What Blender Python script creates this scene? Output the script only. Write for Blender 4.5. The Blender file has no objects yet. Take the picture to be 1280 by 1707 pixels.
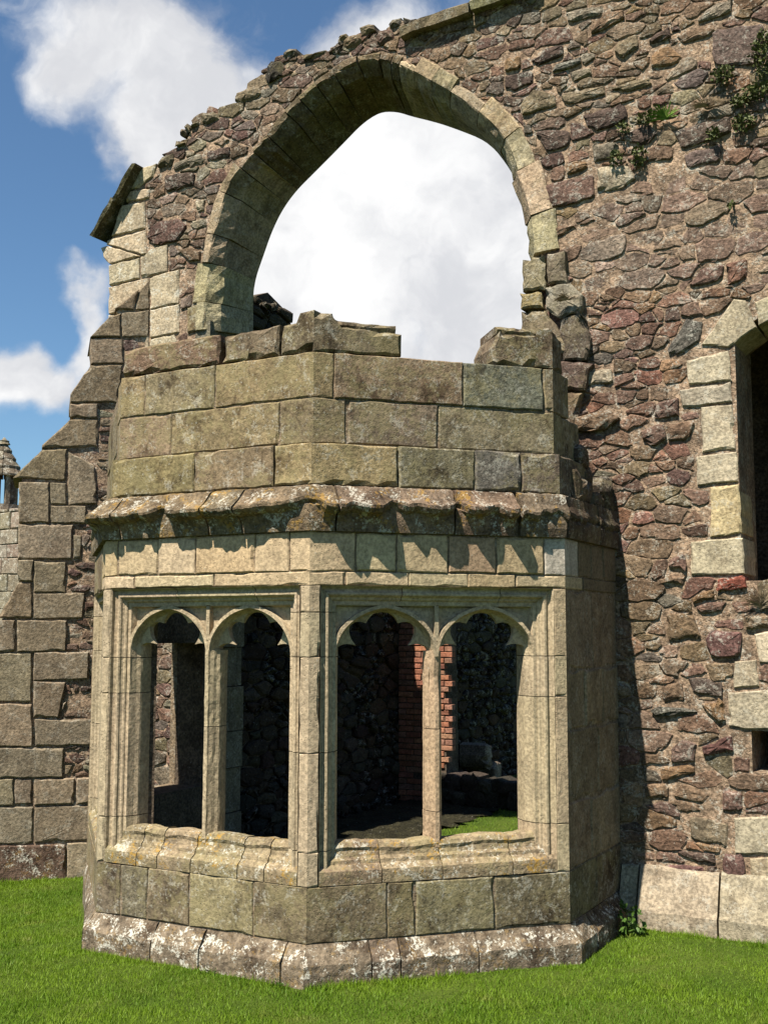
import bpy, math, random
import numpy as np
from mathutils import Vector, Matrix
from mathutils.geometry import tessellate_polygon

scene = bpy.context.scene
COL = scene.collection
rng = random.Random(7)

# ------------------------------------------------------------------ camera
F_PX, PITCH, ROLL, YAW, EYE = 1882.04, 0.1060, 0.0020, 0.4950, 1.7
fw = np.array([-math.sin(YAW)*math.cos(PITCH), math.cos(YAW)*math.cos(PITCH), math.sin(PITCH)])
r0 = np.array([math.cos(YAW), math.sin(YAW), 0.0]); u0_ = np.cross(r0, fw)
CR = r0*math.cos(ROLL)+u0_*math.sin(ROLL); CU = -r0*math.sin(ROLL)+u0_*math.cos(ROLL)
EYEP = np.array([0, 0, EYE])
cam = bpy.data.cameras.new('camera'); cam_o = bpy.data.objects.new('camera', cam); COL.objects.link(cam_o)
cam.sensor_fit = 'AUTO'; cam.sensor_width = 36.0; cam.lens = F_PX/1707*36.0
cam.clip_start = 0.05; cam.clip_end = 3000
M = Matrix(((CR[0], CU[0], -fw[0], 0), (CR[1], CU[1], -fw[1], 0), (CR[2], CU[2], -fw[2], EYE), (0, 0, 0, 1)))
cam_o.matrix_world = M
scene.camera = cam_o

def ray(x, y):
    return fw+CR*(x-640)/F_PX-CU*(y-853.5)/F_PX
def project(P):
    d = np.asarray(P, float)-EYEP; z = d@fw
    return 640+F_PX*(d@CR)/z, 853.5-F_PX*(d@CU)/z

# ------------------------------------------------------------------ light
SUN_TO = np.array([-0.16, -1.0, 1.70]); SUN_TO /= np.linalg.norm(SUN_TO)
sl = bpy.data.lights.new('sun', 'SUN'); sl.energy = 5.0; sl.angle = math.radians(0.5); sl.color = (1.0, 0.93, 0.80)
so = bpy.data.objects.new('sun', sl); COL.objects.link(so); so.location = (0, -20, 30)
so.rotation_euler = Vector(SUN_TO).to_track_quat('Z', 'Y').to_euler()
vs = scene.view_settings
vs.view_transform = 'Standard'; vs.look = 'None'; vs.gamma = 1.0; vs.use_curve_mapping = False; vs.exposure = 1.2
SKY = 0.05
world = bpy.data.worlds.new('World'); scene.world = world; world.use_nodes = True

class NT:
    """small helper for building node trees"""
    def __init__(s, tree): s.t = tree; s.n = tree.nodes; s.l = tree.links
    def node(s, typ, **kw):
        n = s.n.new(typ)
        for k, v in kw.items(): setattr(n, k, v)
        return n
    def put(s, sock, v):
        if hasattr(v, 'is_linked'): s.l.new(v, sock)
        elif isinstance(v, (tuple, list)) and len(v) == 3 and sock.type == 'RGBA': sock.default_value = (*v, 1)
        else: sock.default_value = v
    def math(s, op, a, b=0.0, c=None, clamp=False):
        n = s.node('ShaderNodeMath', operation=op, use_clamp=clamp); s.put(n.inputs[0], a); s.put(n.inputs[1], b)
        if c is not None: s.put(n.inputs[2], c)
        return n.outputs[0]
    def vmath(s, op, a, b=None, scale=None):
        n = s.node('ShaderNodeVectorMath', operation=op); s.put(n.inputs[0], a)
        if b is not None: s.put(n.inputs[1], b)
        if scale is not None: s.put(n.inputs['Scale'], scale)
        return n.outputs['Value'] if op in ('DISTANCE', 'LENGTH', 'DOT_PRODUCT') else n.outputs['Vector']
    def mix(s, f, a, b, blend='MIX'):
        n = s.node('ShaderNodeMix', data_type='RGBA', blend_type=blend, clamp_result=False)
        s.put(n.inputs[0], f); s.put(n.inputs[6], a); s.put(n.inputs[7], b); return n.outputs[2]
    def noise(s, vec, scale, detail=4, rough=.55, dist=0.0):
        n = s.node('ShaderNodeTexNoise'); s.put(n.inputs['Vector'], vec); n.inputs['Scale'].default_value = scale
        n.inputs['Detail'].default_value = detail; n.inputs['Roughness'].default_value = rough; n.inputs['Distortion'].default_value = dist
        return n.outputs['Fac']
    def ramp(s, v, lo, hi, a=0.0, b=1.0, smooth=True):
        n = s.node('ShaderNodeMapRange', interpolation_type='SMOOTHSTEP' if smooth else 'LINEAR')
        s.put(n.inputs[0], v); n.inputs[1].default_value = lo; n.inputs[2].default_value = hi
        n.inputs[3].default_value = a; n.inputs[4].default_value = b; return n.outputs[0]

def build_world():
    t = NT(world.node_tree); t.n.clear()
    out = t.node('ShaderNodeOutputWorld'); bg = t.node('ShaderNodeBackground'); t.l.new(bg.outputs[0], out.inputs[0])
    sky = t.node('ShaderNodeTexSky', sky_type='NISHITA'); sky.sun_disc = False
    sky.sun_elevation = math.asin(SUN_TO[2]); sky.sun_rotation = math.atan2(SUN_TO[0], SUN_TO[1])
    sky.air_density = 1.0; sky.dust_density = 0.4; sky.ozone_density = 2.2
    d = t.node('ShaderNodeTexCoord').outputs['Generated']
    # clouds: masses where the photograph has them, broken up by noise; plain noise clouds elsewhere
    d0 = d; wn = t.node('ShaderNodeTexNoise'); t.put(wn.inputs['Vector'], d); wn.inputs['Scale'].default_value = 11.0; wn.inputs['Detail'].default_value = 6
    d = t.vmath('ADD', d, t.vmath('SCALE', t.vmath('SUBTRACT', wn.outputs['Color'], (.5, .5, .5)), scale=.11))
    n1 = t.noise(d, 5.0, 8, .6, .3); n2 = t.noise(d, 14.0, 6, .6)
    blobs = [(720, 330, .135, 1.25), (800, 500, .14, 1.0), (600, 480, .12, 1.0), (540, 330, .075, .8), (335, 215, .046, .90), (255, 225, .034, .60), (215, 45, .048, .44),
             (90, 90, .05, .38), (105, 455, .026, .52), (130, 500, .028, .56), (140, 560, .022, .5), (60, 645, .034, .54), (120, 670, .03, .5), (-10, 690, .04, .55), (5, 600, .028, .62), (150, 600, .025, .45), (90, 90, .045, .35), (310, 25, .05, .4)]
    acc = None
    for x, y, rad, w in blobs:
        v = ray(x, y); v = v/np.linalg.norm(v)
        q = t.math('DIVIDE', t.vmath('DISTANCE', d, tuple(v)), rad)
        g = t.math('MULTIPLY', t.math('EXPONENT', t.math('MULTIPLY', t.math('MULTIPLY', q, q), -1.0)), w)
        acc = g if acc is None else t.math('ADD', acc, g)
    fwn = ray(640, 500); fwn = fwn/np.linalg.norm(fwn)
    away = t.ramp(t.vmath('DISTANCE', d, tuple(fwn)), .45, .9)
    acc = t.math('ADD', t.math('MINIMUM', acc, 1.1), t.math('MULTIPLY', away, .06))
    f = t.math('ADD', acc, t.math('ADD', t.math('MULTIPLY', t.math('SUBTRACT', n1, .5), 1.35), t.math('MULTIPLY', t.math('SUBTRACT', n2, .5), .45)))
    mask = t.ramp(f, .36, .90)
    shade = t.ramp(t.math('ADD', t.math('MULTIPLY', t.noise(d, 6.5, 5, .55), .8), t.math('MULTIPLY', n2, .2)), .38, .58)
    cl = t.mix(shade, (.31/SKY, .315/SKY, .33/SKY), (.445/SKY, .445/SKY, .445/SKY))
    skyc = t.mix(1.0, sky.outputs[0], (.80, 1.0, 1.10), 'MULTIPLY')
    t.put(bg.inputs[0], t.mix(mask, skyc, cl)); bg.inputs[1].default_value = SKY
build_world()

# ------------------------------------------------------------------ materials
def stone_mat(name, attr=False, mott=.45, grain=.25, dark=.0, white=.0, yellow=.0, orange=.0, bump=.6, dscale=4.0, alb=1.0, tone=None, streak=.25):
    m = bpy.data.materials.new(name); m.use_nodes = True; t = NT(m.node_tree); b = t.n['Principled BSDF']
    pos = t.node('ShaderNodeNewGeometry').outputs['Position']; oi = t.node('ShaderNodeObjectInfo')
    off = t.vmath('SCALE', (13.1, 7.7, 5.3), scale=oi.outputs['Random'])
    vec = t.vmath('ADD', pos, off)
    if tone: base = tone
    elif attr: base = t.node('ShaderNodeAttribute', attribute_name='tint').outputs['Color']
    else: base = oi.outputs['Color']
    alb *= .74
    base = t.mix(1, base, (alb*1.05, alb*.965, alb*.90), 'MULTIPLY')
    n1 = t.noise(vec, 7.0, 8, .6, .4); n2 = t.noise(pos, 55.0, 5, .6); n3 = t.noise(vec, 22.0, 6, .65)
    c = t.mix(t.ramp(n1, .3, .7, 0, 1, False), t.mix(1, base, (1-mott,)*3, 'MULTIPLY'), t.mix(1, base, (1+mott*.55, 1+mott*.5, 1+mott*.42), 'MULTIPLY'))
    c = t.mix(1, c, t.mix(t.ramp(n2, .36, .64), (1-grain*1.2,)*3, (1+grain,)*3), 'MULTIPLY')
    if streak:
        sv = t.noise(t.vmath('MULTIPLY', vec, (16, 16, 2.2)), 1.0, 5, .6)
        c = t.mix(t.math('MULTIPLY', t.ramp(sv, .5, .68), streak), c, t.mix(1, c, (.42, .38, .34), 'MULTIPLY'))
    pv = t.node('ShaderNodeTexVoronoi'); t.put(pv.inputs['Vector'], t.vmath('ADD', vec, t.vmath('SCALE', t.node('ShaderNodeTexNoise').outputs['Color'], scale=.01))); pv.inputs['Scale'].default_value = 70.0
    pit = t.math('MULTIPLY', t.ramp(pv.outputs['Distance'], .30, .12), t.ramp(t.noise(vec, 18, 3, .5), .5, .6))
    c = t.mix(t.math('MULTIPLY', pit, .45), c, t.mix(1, c, (.3, .27, .24), 'MULTIPLY'))
    if dark:
        f = t.math('MULTIPLY', t.ramp(t.math('ADD', t.math('MULTIPLY', t.noise(vec, dscale, 7, .65, .3), .7), t.math('MULTIPLY', n3, .3)), .5, .62), dark)
        c = t.mix(f, c, t.mix(1, c, (.34, .30, .28), 'MULTIPLY'))
    if yellow:
        f = t.math('MULTIPLY', t.ramp(t.math('ADD', t.math('MULTIPLY', t.noise(vec, 5.0, 6, .6), .6), t.math('MULTIPLY', t.noise(pos, 38.0, 4, .7), .4)), .47, .58), yellow)
        c = t.mix(f, c, (.32*alb+.06, .275*alb+.05, .15*alb+.02))
    if orange:
        f = t.math('MULTIPLY', t.ramp(t.math('ADD', t.math('MULTIPLY', t.noise(pos, 9.0, 5, .6, .3), .6), t.math('MULTIPLY', t.noise(pos, 60.0, 3, .6), .4)), .54, .62), orange)
        c = t.mix(f, c, (.28, .165, .035))
    if white:
        f = t.math('MULTIPLY', t.ramp(t.math('ADD', t.math('MULTIPLY', t.noise(pos, 12.0, 6, .65, .5), .55), t.math('MULTIPLY', t.noise(vec, 75.0, 4, .7), .45)), .53, .59), white)
        c = t.mix(f, c, (.47, .45, .385))
    # single small lichen specks
    vo = t.node('ShaderNodeTexVoronoi'); t.put(vo.inputs['Vector'], vec); vo.inputs['Scale'].default_value = 34.0
    sp = t.math('MULTIPLY', t.math('LESS_THAN', vo.outputs['Distance'], .20), t.ramp(n3, .52, .6))
    c = t.mix(t.math('MULTIPLY', sp, .28+.3*white), c, (.38, .365, .31))
    t.put(b.inputs['Base Color'], c); b.inputs['Roughness'].default_value = .93; b.inputs['Specular IOR Level'].default_value = .12
    h = t.math('ADD', t.math('MULTIPLY', n1, .22), t.math('ADD', t.math('MULTIPLY', n3, .45), t.math('MULTIPLY', n2, .30)))
    h = t.math('SUBTRACT', h, t.math('MULTIPLY', pit, .35))
    bp = t.node('ShaderNodeBump'); bp.inputs['Strength'].default_value = bump; bp.inputs['Distance'].default_value = .03
    t.put(bp.inputs['Height'], h); t.l.new(bp.outputs[0], b.inputs['Normal'])
    return m
MAT = dict(
    quoin=stone_mat('weathered_quoin', mott=.32, grain=.25, dark=.45, white=.3, bump=.5, alb=.92, streak=.3),
    dark_rubble=stone_mat('shade_dark_rubble', mott=.4, grain=.25, dark=.3, bump=.9),  # rubble inside the hall; its stone colours are lowered to carry shade
    ashlar=stone_mat('lichened_ashlar', mott=.42, dark=.9, yellow=.45, white=.30, bump=.5, dscale=3.2, alb=.66, streak=.4),
    shade_ashlar=stone_mat('buttress_ashlar', mott=.34, dark=.45, white=.22, bump=.5, alb=.9),
    cream=stone_mat('cream_limestone', mott=.22, grain=.2, dark=.16, bump=.4, alb=.93, streak=.22),
    plinth=stone_mat('plinth_stone', mott=.45, dark=.9, white=.85, orange=.3, bump=.7, dscale=6, alb=.8),
    sill=stone_mat('lichened_sill', mott=.4, dark=.5, yellow=.4, white=.6, orange=.9, bump=.6, alb=.8),
    slope=stone_mat('weathering_stone', mott=.5, dark=.7, white=.6, orange=.6, bump=.85, alb=.72),
    rubble=stone_mat('rubble_sandstone', mott=.46, grain=.32, dark=.45, white=.36, bump=.8, alb=.80),
    small=stone_mat('small_rubble', attr=True, mott=.42, grain=.32, dark=.3, white=.36, bump=.9, alb=.80),
    mortar=stone_mat('lime_mortar', tone=(.33, .258, .195), mott=.5, grain=.35, dark=.5, white=.5, bump=1.0, dscale=9),
    pale=stone_mat('pale_lichened_ashlar', mott=.3, dark=.35, white=.75, bump=.5, streak=.2, alb=1.05),
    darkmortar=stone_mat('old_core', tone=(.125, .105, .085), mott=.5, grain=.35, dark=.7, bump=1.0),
    arch=stone_mat('arch_stone', mott=.4, dark=.6, yellow=.2, white=.25, bump=.65, alb=.72, streak=.35),
    floor_shade=stone_mat('floor_shade_tone', tone=(.030, .030, .017), mott=.6, grain=.4, dark=.6, bump=1.0),  # near-black tone stands in for shade on the hall floor
    joint=stone_mat('joint_mortar', tone=(.27, .225, .165), mott=.5, grain=.3, dark=.75, white=.3, bump=.8, dscale=7),
    brick=stone_mat('old_brick', mott=.35, grain=.2, dark=.15, bump=.6),
    back=stone_mat('far_lichened_stone', mott=.4, dark=.6, white=.9, bump=.5),
)

# ------------------------------------------------------------------ mesh helpers
class MB:
    def __init__(s): s.v = []; s.f = []; s.c = []
    def add(s, vs, fs, tint=None):
        o = len(s.v); s.v.extend([tuple(map(float, p)) for p in vs]); s.f.extend([tuple(i+o for i in f) for f in fs]); s.c.extend([tint]*len(fs))
    def build(s, name, mat, parent=None, color=None, smooth=False, kind=None):
        me = bpy.data.meshes.new(name); me.from_pydata(s.v, [], s.f)
        if smooth: me.polygons.foreach_set('use_smooth', [True]*len(me.polygons))
        if any(c is not None for c in s.c):
            a = me.color_attributes.new('tint', 'FLOAT_COLOR', 'CORNER'); arr = []
            for p, c in zip(me.polygons, s.c): arr += [*(c or (.3, .25, .2)), 1.0]*p.loop_total
            a.data.foreach_set('color', arr)
        me.materials.append(mat)
        o = bpy.data.objects.new(name, me); COL.objects.link(o)
        if parent: o.parent = parent
        if color is not None: o.color = (*color[:3], 1)
        if kind: o['kind'] = kind
        return o
def thing(name, label, cat, group=None):
    o = bpy.data.objects.new(name, None); COL.objects.link(o); o['label'] = label; o['category'] = cat; o['kind'] = 'thing'
    if group: o['group'] = group
    o.empty_display_size = .2
    return o
def tag(o, label, cat, group=None):
    o['label'] = label; o['category'] = cat; o['kind'] = 'thing'
    if group: o['group'] = group
    return o

class Plane:
    """a real upright face: origin (x, y), horizontal direction u, outward normal n"""
    def __init__(s, o, u, n): s.o = np.array([*o, 0.]); s.u = np.array([*u, 0.]); s.n = np.array([*n, 0.])
    def pt(s, u, z, d=0.0): return s.o+s.u*u+s.n*d+np.array([0, 0, z])
    def uv(s, x, y, d=0.0):
        r = ray(x, y); k = ((s.o+s.n*d-EYEP)@s.n)/(r@s.n); P = EYEP+r*k; return float((P-s.o)@s.u), float(P[2])
    def uvs(s, pts): return [s.uv(*p) for p in pts]
def crop(x0, y0, s): return lambda *pts: [(x0+x/s, y0+y/s) for x, y in pts]

def area(p): return .5*sum(p[i][0]*p[(i+1) % len(p)][1]-p[(i+1) % len(p)][0]*p[i][1] for i in range(len(p)))
def ccw(p): return list(p) if area(p) > 0 else list(p)[::-1]
def centroid(p):
    a = cx = cy = 0
    for i in range(len(p)):
        x0, y0 = p[i]; x1, y1 = p[(i+1) % len(p)]; k = x0*y1-x1*y0; a += k; cx += (x0+x1)*k; cy += (y0+y1)*k
    mx, my = sum(q[0] for q in p)/len(p), sum(q[1] for q in p)/len(p)
    if abs(a) < 1e-7: return mx, my
    cx, cy = cx/(3*a), cy/(3*a)
    x0, x1, y0, y1 = min(q[0] for q in p), max(q[0] for q in p), min(q[1] for q in p), max(q[1] for q in p)
    return (cx, cy) if x0 < cx < x1 and y0 < cy < y1 else (mx, my)
def clip(poly, a, b, c):
    """keep a*x+b*y<=c"""
    out = []
    for i in range(len(poly)):
        p, q = poly[i], poly[(i+1) % len(poly)]; dp = a*p[0]+b*p[1]-c; dq = a*q[0]+b*q[1]-c
        if dp <= 0: out.append(p)
        if (dp < 0 < dq) or (dq < 0 < dp):
            t = dp/(dp-dq); out.append((p[0]+(q[0]-p[0])*t, p[1]+(q[1]-p[1])*t))
    return out
def inside(p, poly):
    r = False; x, y = p; j = len(poly)-1
    for i in range(len(poly)):
        if (poly[i][1] > y) != (poly[j][1] > y) and x < (poly[j][0]-poly[i][0])*(y-poly[i][1])/(poly[j][1]-poly[i][1])+poly[i][0]: r = not r
        j = i
    return r
def inset(poly, amt):
    """miter inset of a ccw polygon; amt per edge"""
    n = len(poly); out = []
    for i in range(n):
        p0, p, p1 = poly[i-1], poly[i], poly[(i+1) % n]
        def nrm(a, b):
            dx, dy = b[0]-a[0], b[1]-a[1]; l = math.hypot(dx, dy) or 1e-9; return -dy/l, dx/l
        n1, n2 = nrm(p0, p), nrm(p, p1); b1, b2 = amt[i-1], amt[i]
        det = n1[0]*n2[1]-n1[1]*n2[0]
        if abs(det) < .25:
            mx, my = n1[0]+n2[0], n1[1]+n2[1]; l = math.hypot(mx, my) or 1e-9; b = max(b1, b2) if min(b1, b2) > 0 else (b1+b2)/2
            out.append((p[0]+mx/l*b, p[1]+my/l*b))
        else:
            dx = (b1*n2[1]-b2*n1[1])/det; dy = (n1[0]*b2-n2[0]*b1)/det; l = math.hypot(dx, dy); lim = 2.2*max(b1, b2)
            if l > lim and l > 0: dx *= lim/l; dy *= lim/l
            out.append((p[0]+dx, p[1]+dy))
    return out
def stone(mb, pl, poly, d=0.0, back=-.09, bev=.008, rough=.003, seg=.07, pillow=0.0, gap=.004, fixed=(), tint=None, rnd=None, chip=.15, ring=True, tilt=0.0, fr=.0006):
    """one stone: outline on the plane, worn arrises, uneven face.  fixed = indices of edges that meet the next face (mitred, sharp)"""
    R = rnd or rng
    rev = area(poly) < 0
    P = list(poly)
    n = len(P); fx = set(fixed)
    if rev:
        P = P[::-1]; fx = {(n-2-i) % n for i in fx}
    P = inset(P, [0 if i in fx else gap for i in range(n)])
    pts, fe = [], []
    for i in range(n):
        a, b = P[i], P[(i+1) % n]; L = math.hypot(b[0]-a[0], b[1]-a[1]); k = max(1, int(round(L/seg)))
        for j in range(k):
            t = j/k; q = (a[0]+(b[0]-a[0])*t, a[1]+(b[1]-a[1])*t)
            if i not in fx and not (j == 0 and (i-1) % n in fx): q = (q[0]+R.uniform(-1, 1)*rough, q[1]+R.uniform(-1, 1)*rough)
            pts.append(q); fe.append(i in fx)
    m = len(pts)
    bv = [0 if f else bev*R.uniform(.6, 1.5)*(2.6 if R.random() < chip else 1) for f in fe]
    p2 = inset(pts, bv)
    cx, cy = centroid(p2)
    tu, tz = R.uniform(-1, 1)*tilt, R.uniform(-1, 1)*tilt
    def D(q, dd): return dd+tu*(q[0]-cx)+tz*(q[1]-cy)
    V = [pl.pt(q[0], q[1], back) for q in pts]
    for i, q in enumerate(pts):
        e = fe[i] or fe[i-1]; V.append(pl.pt(q[0], q[1], D(q, d) if e else D(q, d-bv[i]*R.uniform(.8, 1.4))))
    V += [pl.pt(q[0], q[1], D(q, d+(0 if fe[i] or fe[i-1] else R.uniform(-.8, .5)*fr))) for i, q in enumerate(p2)]
    F = []
    for k in range(2):
        for i in range(m):
            j = (i+1) % m; F.append((k*m+i, k*m+j, (k+1)*m+j, (k+1)*m+i))
    if ring:
        p3 = [(q[0]+(cx-q[0])*.45, q[1]+(cy-q[1])*.45) for q in p2]
        V += [pl.pt(q[0], q[1], D(q, d+pillow*R.uniform(.5, 1.1)+R.uniform(-1, 1)*fr)) for q in p3]
        for i in range(m):
            j = (i+1) % m; F.append((2*m+i, 2*m+j, 3*m+j, 3*m+i))
        top = 3
    else: top = 2
    V.append(pl.pt(cx, cy, d+pillow+R.uniform(-.8, .8)*fr)); c = len(V)-1
    for i in range(m): F.append((top*m+i, top*m+(i+1) % m, c))
    # world orientation: plane (u, z, n) may be left handed
    if np.dot(np.cross(pl.u, [0, 0, 1]), pl.n) < 0: F = [f[::-1] for f in F]
    mb.add(V, F, tint)

def jitter_col(c, a=.12, R=None):
    R = R or rng; k = 1+R.uniform(-a, a)*1.3
    return tuple(max(.01, x*k*(1+R.uniform(-a, a)*.35)) for x in c)

def rubble_cells(u0, u1, z0, z1, size, R, kz=1.9, specials=(), keep=lambda u, z: True):
    """irregular coursed rubble: a weighted (power) diagram over jittered courses"""
    S = []; z = z0-.1
    while z < z1+.15:
        h = size(0, z)[1]*R.choice((.6, .75, .9, 1.1, 1.35)); u = u0-.2-R.random()*.2
        while u < u1+.2:
            w, hh = size(u, z); w = w*R.choice((.4, .5, .6, .8, 1, 1.2, 1.5, 1.9))
            uc, zc = u+w/2+R.uniform(-.02, .02), z+h/2+R.uniform(-.15, .15)*h
            S.append((uc, zc, (w*.5)**2*.42*R.uniform(.5, 1.2)))
            if R.random() < .42: S.append((u+R.uniform(-.03, .03), z+h*R.uniform(-.1, .3), (.028)**2*.2))
            u += w
        z += h
    S = np.array(S); X = S[:, 0]; Z = S[:, 1]*kz; W = S[:, 2]; out = []
    for i in range(len(S)):
        if not (u0-.05 < X[i] < u1+.05 and z0-.05 < S[i, 1] < z1+.05): continue
        if not keep(X[i], S[i, 1]): continue
        d2 = (X-X[i])**2+(Z-Z[i])**2; idx = np.argsort(d2)[1:26]
        r = .5; P = [(X[i]-r, Z[i]-r), (X[i]+r, Z[i]-r), (X[i]+r, Z[i]+r), (X[i]-r, Z[i]+r)]
        for j in idx:
            a, b = 2*(X[j]-X[i]), 2*(Z[j]-Z[i]); c = X[j]**2+Z[j]**2-W[j]-X[i]**2-Z[i]**2+W[i]
            P = clip(P, a, b, c)
            if len(P) < 3: break
        if len(P) < 3: continue
        P = [(p[0], p[1]/kz) for p in P]
        if max(p[0] for p in P)-min(p[0] for p in P) > .8: continue
        ok = True
        for sp in specials:
            xs = [q[0] for q in sp]; zs = [q[1] for q in sp]
            if max(p[0] for p in P) < min(xs) or min(p[0] for p in P) > max(xs) or max(p[1] for p in P) < min(zs) or min(p[1] for p in P) > max(zs): continue
            if inside((X[i], S[i, 1]), sp) or inside(centroid(P), sp): ok = False; break
            best = None; cx, cz = centroid(P)
            for k in range(len(sp)):
                (ax, az), (bx, bz) = sp[k], sp[(k+1) % len(sp)]
                L = math.hypot(bx-ax, bz-az) or 1e-9; nx, nz = (bz-az)/L, -(bx-ax)/L     # outward for ccw
                dd = (cx-ax)*nx+(cz-az)*nz
                if best is None or dd > best[0]: best = (dd, -nx, -nz, -(ax*nx+az*nz)-.004)
            P = clip(P, *best[1:])
            if len(P) < 3: ok = False; break
        if not ok or area(P) < .0007: continue
        # drop very short edges
        Q = []
        for p in P:
            if not Q or math.hypot(p[0]-Q[-1][0], p[1]-Q[-1][1]) > .018: Q.append(p)
        if len(Q) < 3: continue
        if math.hypot(Q[0][0]-Q[-1][0], Q[0][1]-Q[-1][1]) < .018: Q.pop()
        if len(Q) >= 3 and area(Q) > .0007: out.append(Q)
    return out
def soften(P, R, a=.28):
    """cut the corners of a cell so that it reads as a worn stone"""
    out = []
    n = len(P)
    for i in range(n):
        p0, p, p1 = P[i-1], P[i], P[(i+1) % n]; k = a*R.uniform(.25, 1.0)
        l0 = math.hypot(p[0]-p0[0], p[1]-p0[1]); l1 = math.hypot(p[0]-p1[0], p[1]-p1[1]); m = .026
        k0 = min(k, m/max(l0, 1e-6)); k1 = min(k, m/max(l1, 1e-6))
        out.append((p[0]+(p0[0]-p[0])*k0, p[1]+(p0[1]-p[1])*k0)); out.append((p[0]+(p1[0]-p[0])*k1, p[1]+(p1[1]-p[1])*k1))
    return out
def prism(mb, pl, outer, holes, d0, d1, tint=None):
    """solid slab with holes between depths d1 (back) and d0 (front) on a plane"""
    loops = [ccw(outer)]+[ccw(h)[::-1] for h in holes]
    flat = [p for l in loops for p in l]
    tris = tessellate_polygon([[Vector((p[0], p[1], 0)) for p in l] for l in loops])
    V = [pl.pt(p[0], p[1], d0) for p in flat]+[pl.pt(p[0], p[1], d1) for p in flat]; N = len(flat); F = []
    for t in tris:
        a = (flat[t[1]][0]-flat[t[0]][0])*(flat[t[2]][1]-flat[t[0]][1])-(flat[t[2]][0]-flat[t[0]][0])*(flat[t[1]][1]-flat[t[0]][1])
        t = tuple(t) if a > 0 else tuple(t)[::-1]
        F.append(t); F.append(tuple(i+N for i in t[::-1]))
    o = 0
    for l in loops:
        for i in range(len(l)):
            j = (i+1) % len(l); F.append((o+i, o+i+N, o+j+N, o+j))
        o += len(l)
    if np.dot(np.cross(pl.u, [0, 0, 1]), pl.n) < 0: F = [f[::-1] for f in F]
    mb.add(V, F, tint)
def loft(mb, rows, closed=True, caps=True):
    """rows = list of equal length point lists; quads between rows"""
    n = len(rows[0]); V = [p for r in rows for p in r]; F = []
    for k in range(len(rows)-1):
        for i in range(n if closed else n-1):
            j = (i+1) % n; F.append((k*n+i, k*n+j, (k+1)*n+j, (k+1)*n+i))
    if caps and closed:
        F.append(tuple(range(n))[::-1]); F.append(tuple((len(rows)-1)*n+i for i in range(n)))
    mb.add(V, F)

# ------------------------------------------------------------------ layout of the place
S8 = math.tan(math.pi/8); Q = math.sqrt(.5)
WALL_Y = 6.75
C1 = np.array([-4.378, 4.826]); C2 = np.array([-3.030, 4.826]); C3 = np.array([-2.034, 5.822]); C0 = np.array([-5.374, 5.822])
def face(name, off=0.0):
    """bay faces, set back by off"""
    c0 = C0+np.array([off, off*S8]); c1 = C1+np.array([off*S8, off]); c2 = C2+np.array([-off*S8, off]); c3 = C3+np.array([-off, off*S8])
    if name == 'F': p = Plane(c1, (1, 0), (0, -1)); p.L = c2[0]-c1[0]
    if name == 'R': p = Plane(c2, (Q, Q), (Q, -Q)); p.L = np.linalg.norm(c3-c2)
    if name == 'L': p = Plane(c0, (Q, -Q), (-Q, -Q)); p.L = np.linalg.norm(c1-c0)
    if name == 'S': p = Plane(c3, (0, 1), (1, 0)); p.L = WALL_Y-c3[1]
    if name == 'T': p = Plane((c0[0], WALL_Y), (0, -1), (-1, 0)); p.L = WALL_Y-c0[1]
    return p
FF, FR, FL, FS, FT = [face(k) for k in 'FRLST']
UP = .064
UF, UR, UL, US, UT = [face(k, UP) for k in 'FRLST']
WP = Plane((0, WALL_Y), (1, 0), (0, -1))          # main wall face
BP = Plane((-5.75, WALL_Y), (-Q, -Q), (Q, -Q))    # visible side of the corner buttress
def ground_z(x, y): 
    s = min(1, max(0, (-4.5-x)/1.3)); return -.10*s*s*(3-2*s)

# ------------------------------------------------------------------ ground
def build_ground():
    m = bpy.data.materials.new('lawn_soil'); m.use_nodes = True; t = NT(m.node_tree); b = t.n['Principled BSDF']
    pos = t.node('ShaderNodeNewGeometry').outputs['Position']
    c = t.mix(t.ramp(t.noise(pos, 2.2, 6, .6), .35, .65), (.045, .075, .008), (.07, .10, .014))
    c = t.mix(t.ramp(t.noise(pos, 60, 4, .7), .35, .7), t.mix(1, c, (.5, .5, .5), 'MULTIPLY'), c)
    t.put(b.inputs['Base Color'], c); b.inputs['Roughness'].default_value = .95; b.inputs['Specular IOR Level'].default_value = .1
    xs = sorted(set([-900, -200, -60, -25, -14]+[round(-9+.2*i, 3) for i in range(56)]+[4, 8, 20, 60, 200, 900]))
    ys = sorted(set([-900, -200, -60, -20, -6]+[round(-1+.25*i, 3) for i in range(70)]+[20, 40, 100, 300, 900]))
    V = []; R = random.Random(3)
    for y in ys:
        for x in xs: V.append((x, y, ground_z(x, y)+(R.uniform(-.006, .006) if abs(x) < 12 and -2 < y < 14 else -.02)))
    n = len(xs); F = [(j*n+i, j*n+i+1, (j+1)*n+i+1, (j+1)*n+i) for j in range(len(ys)-1) for i in range(n-1)]
    mb = MB(); mb.add(V, F); o = mb.build('lawn', m, smooth=True); o['kind'] = 'structure'
build_ground()

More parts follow.
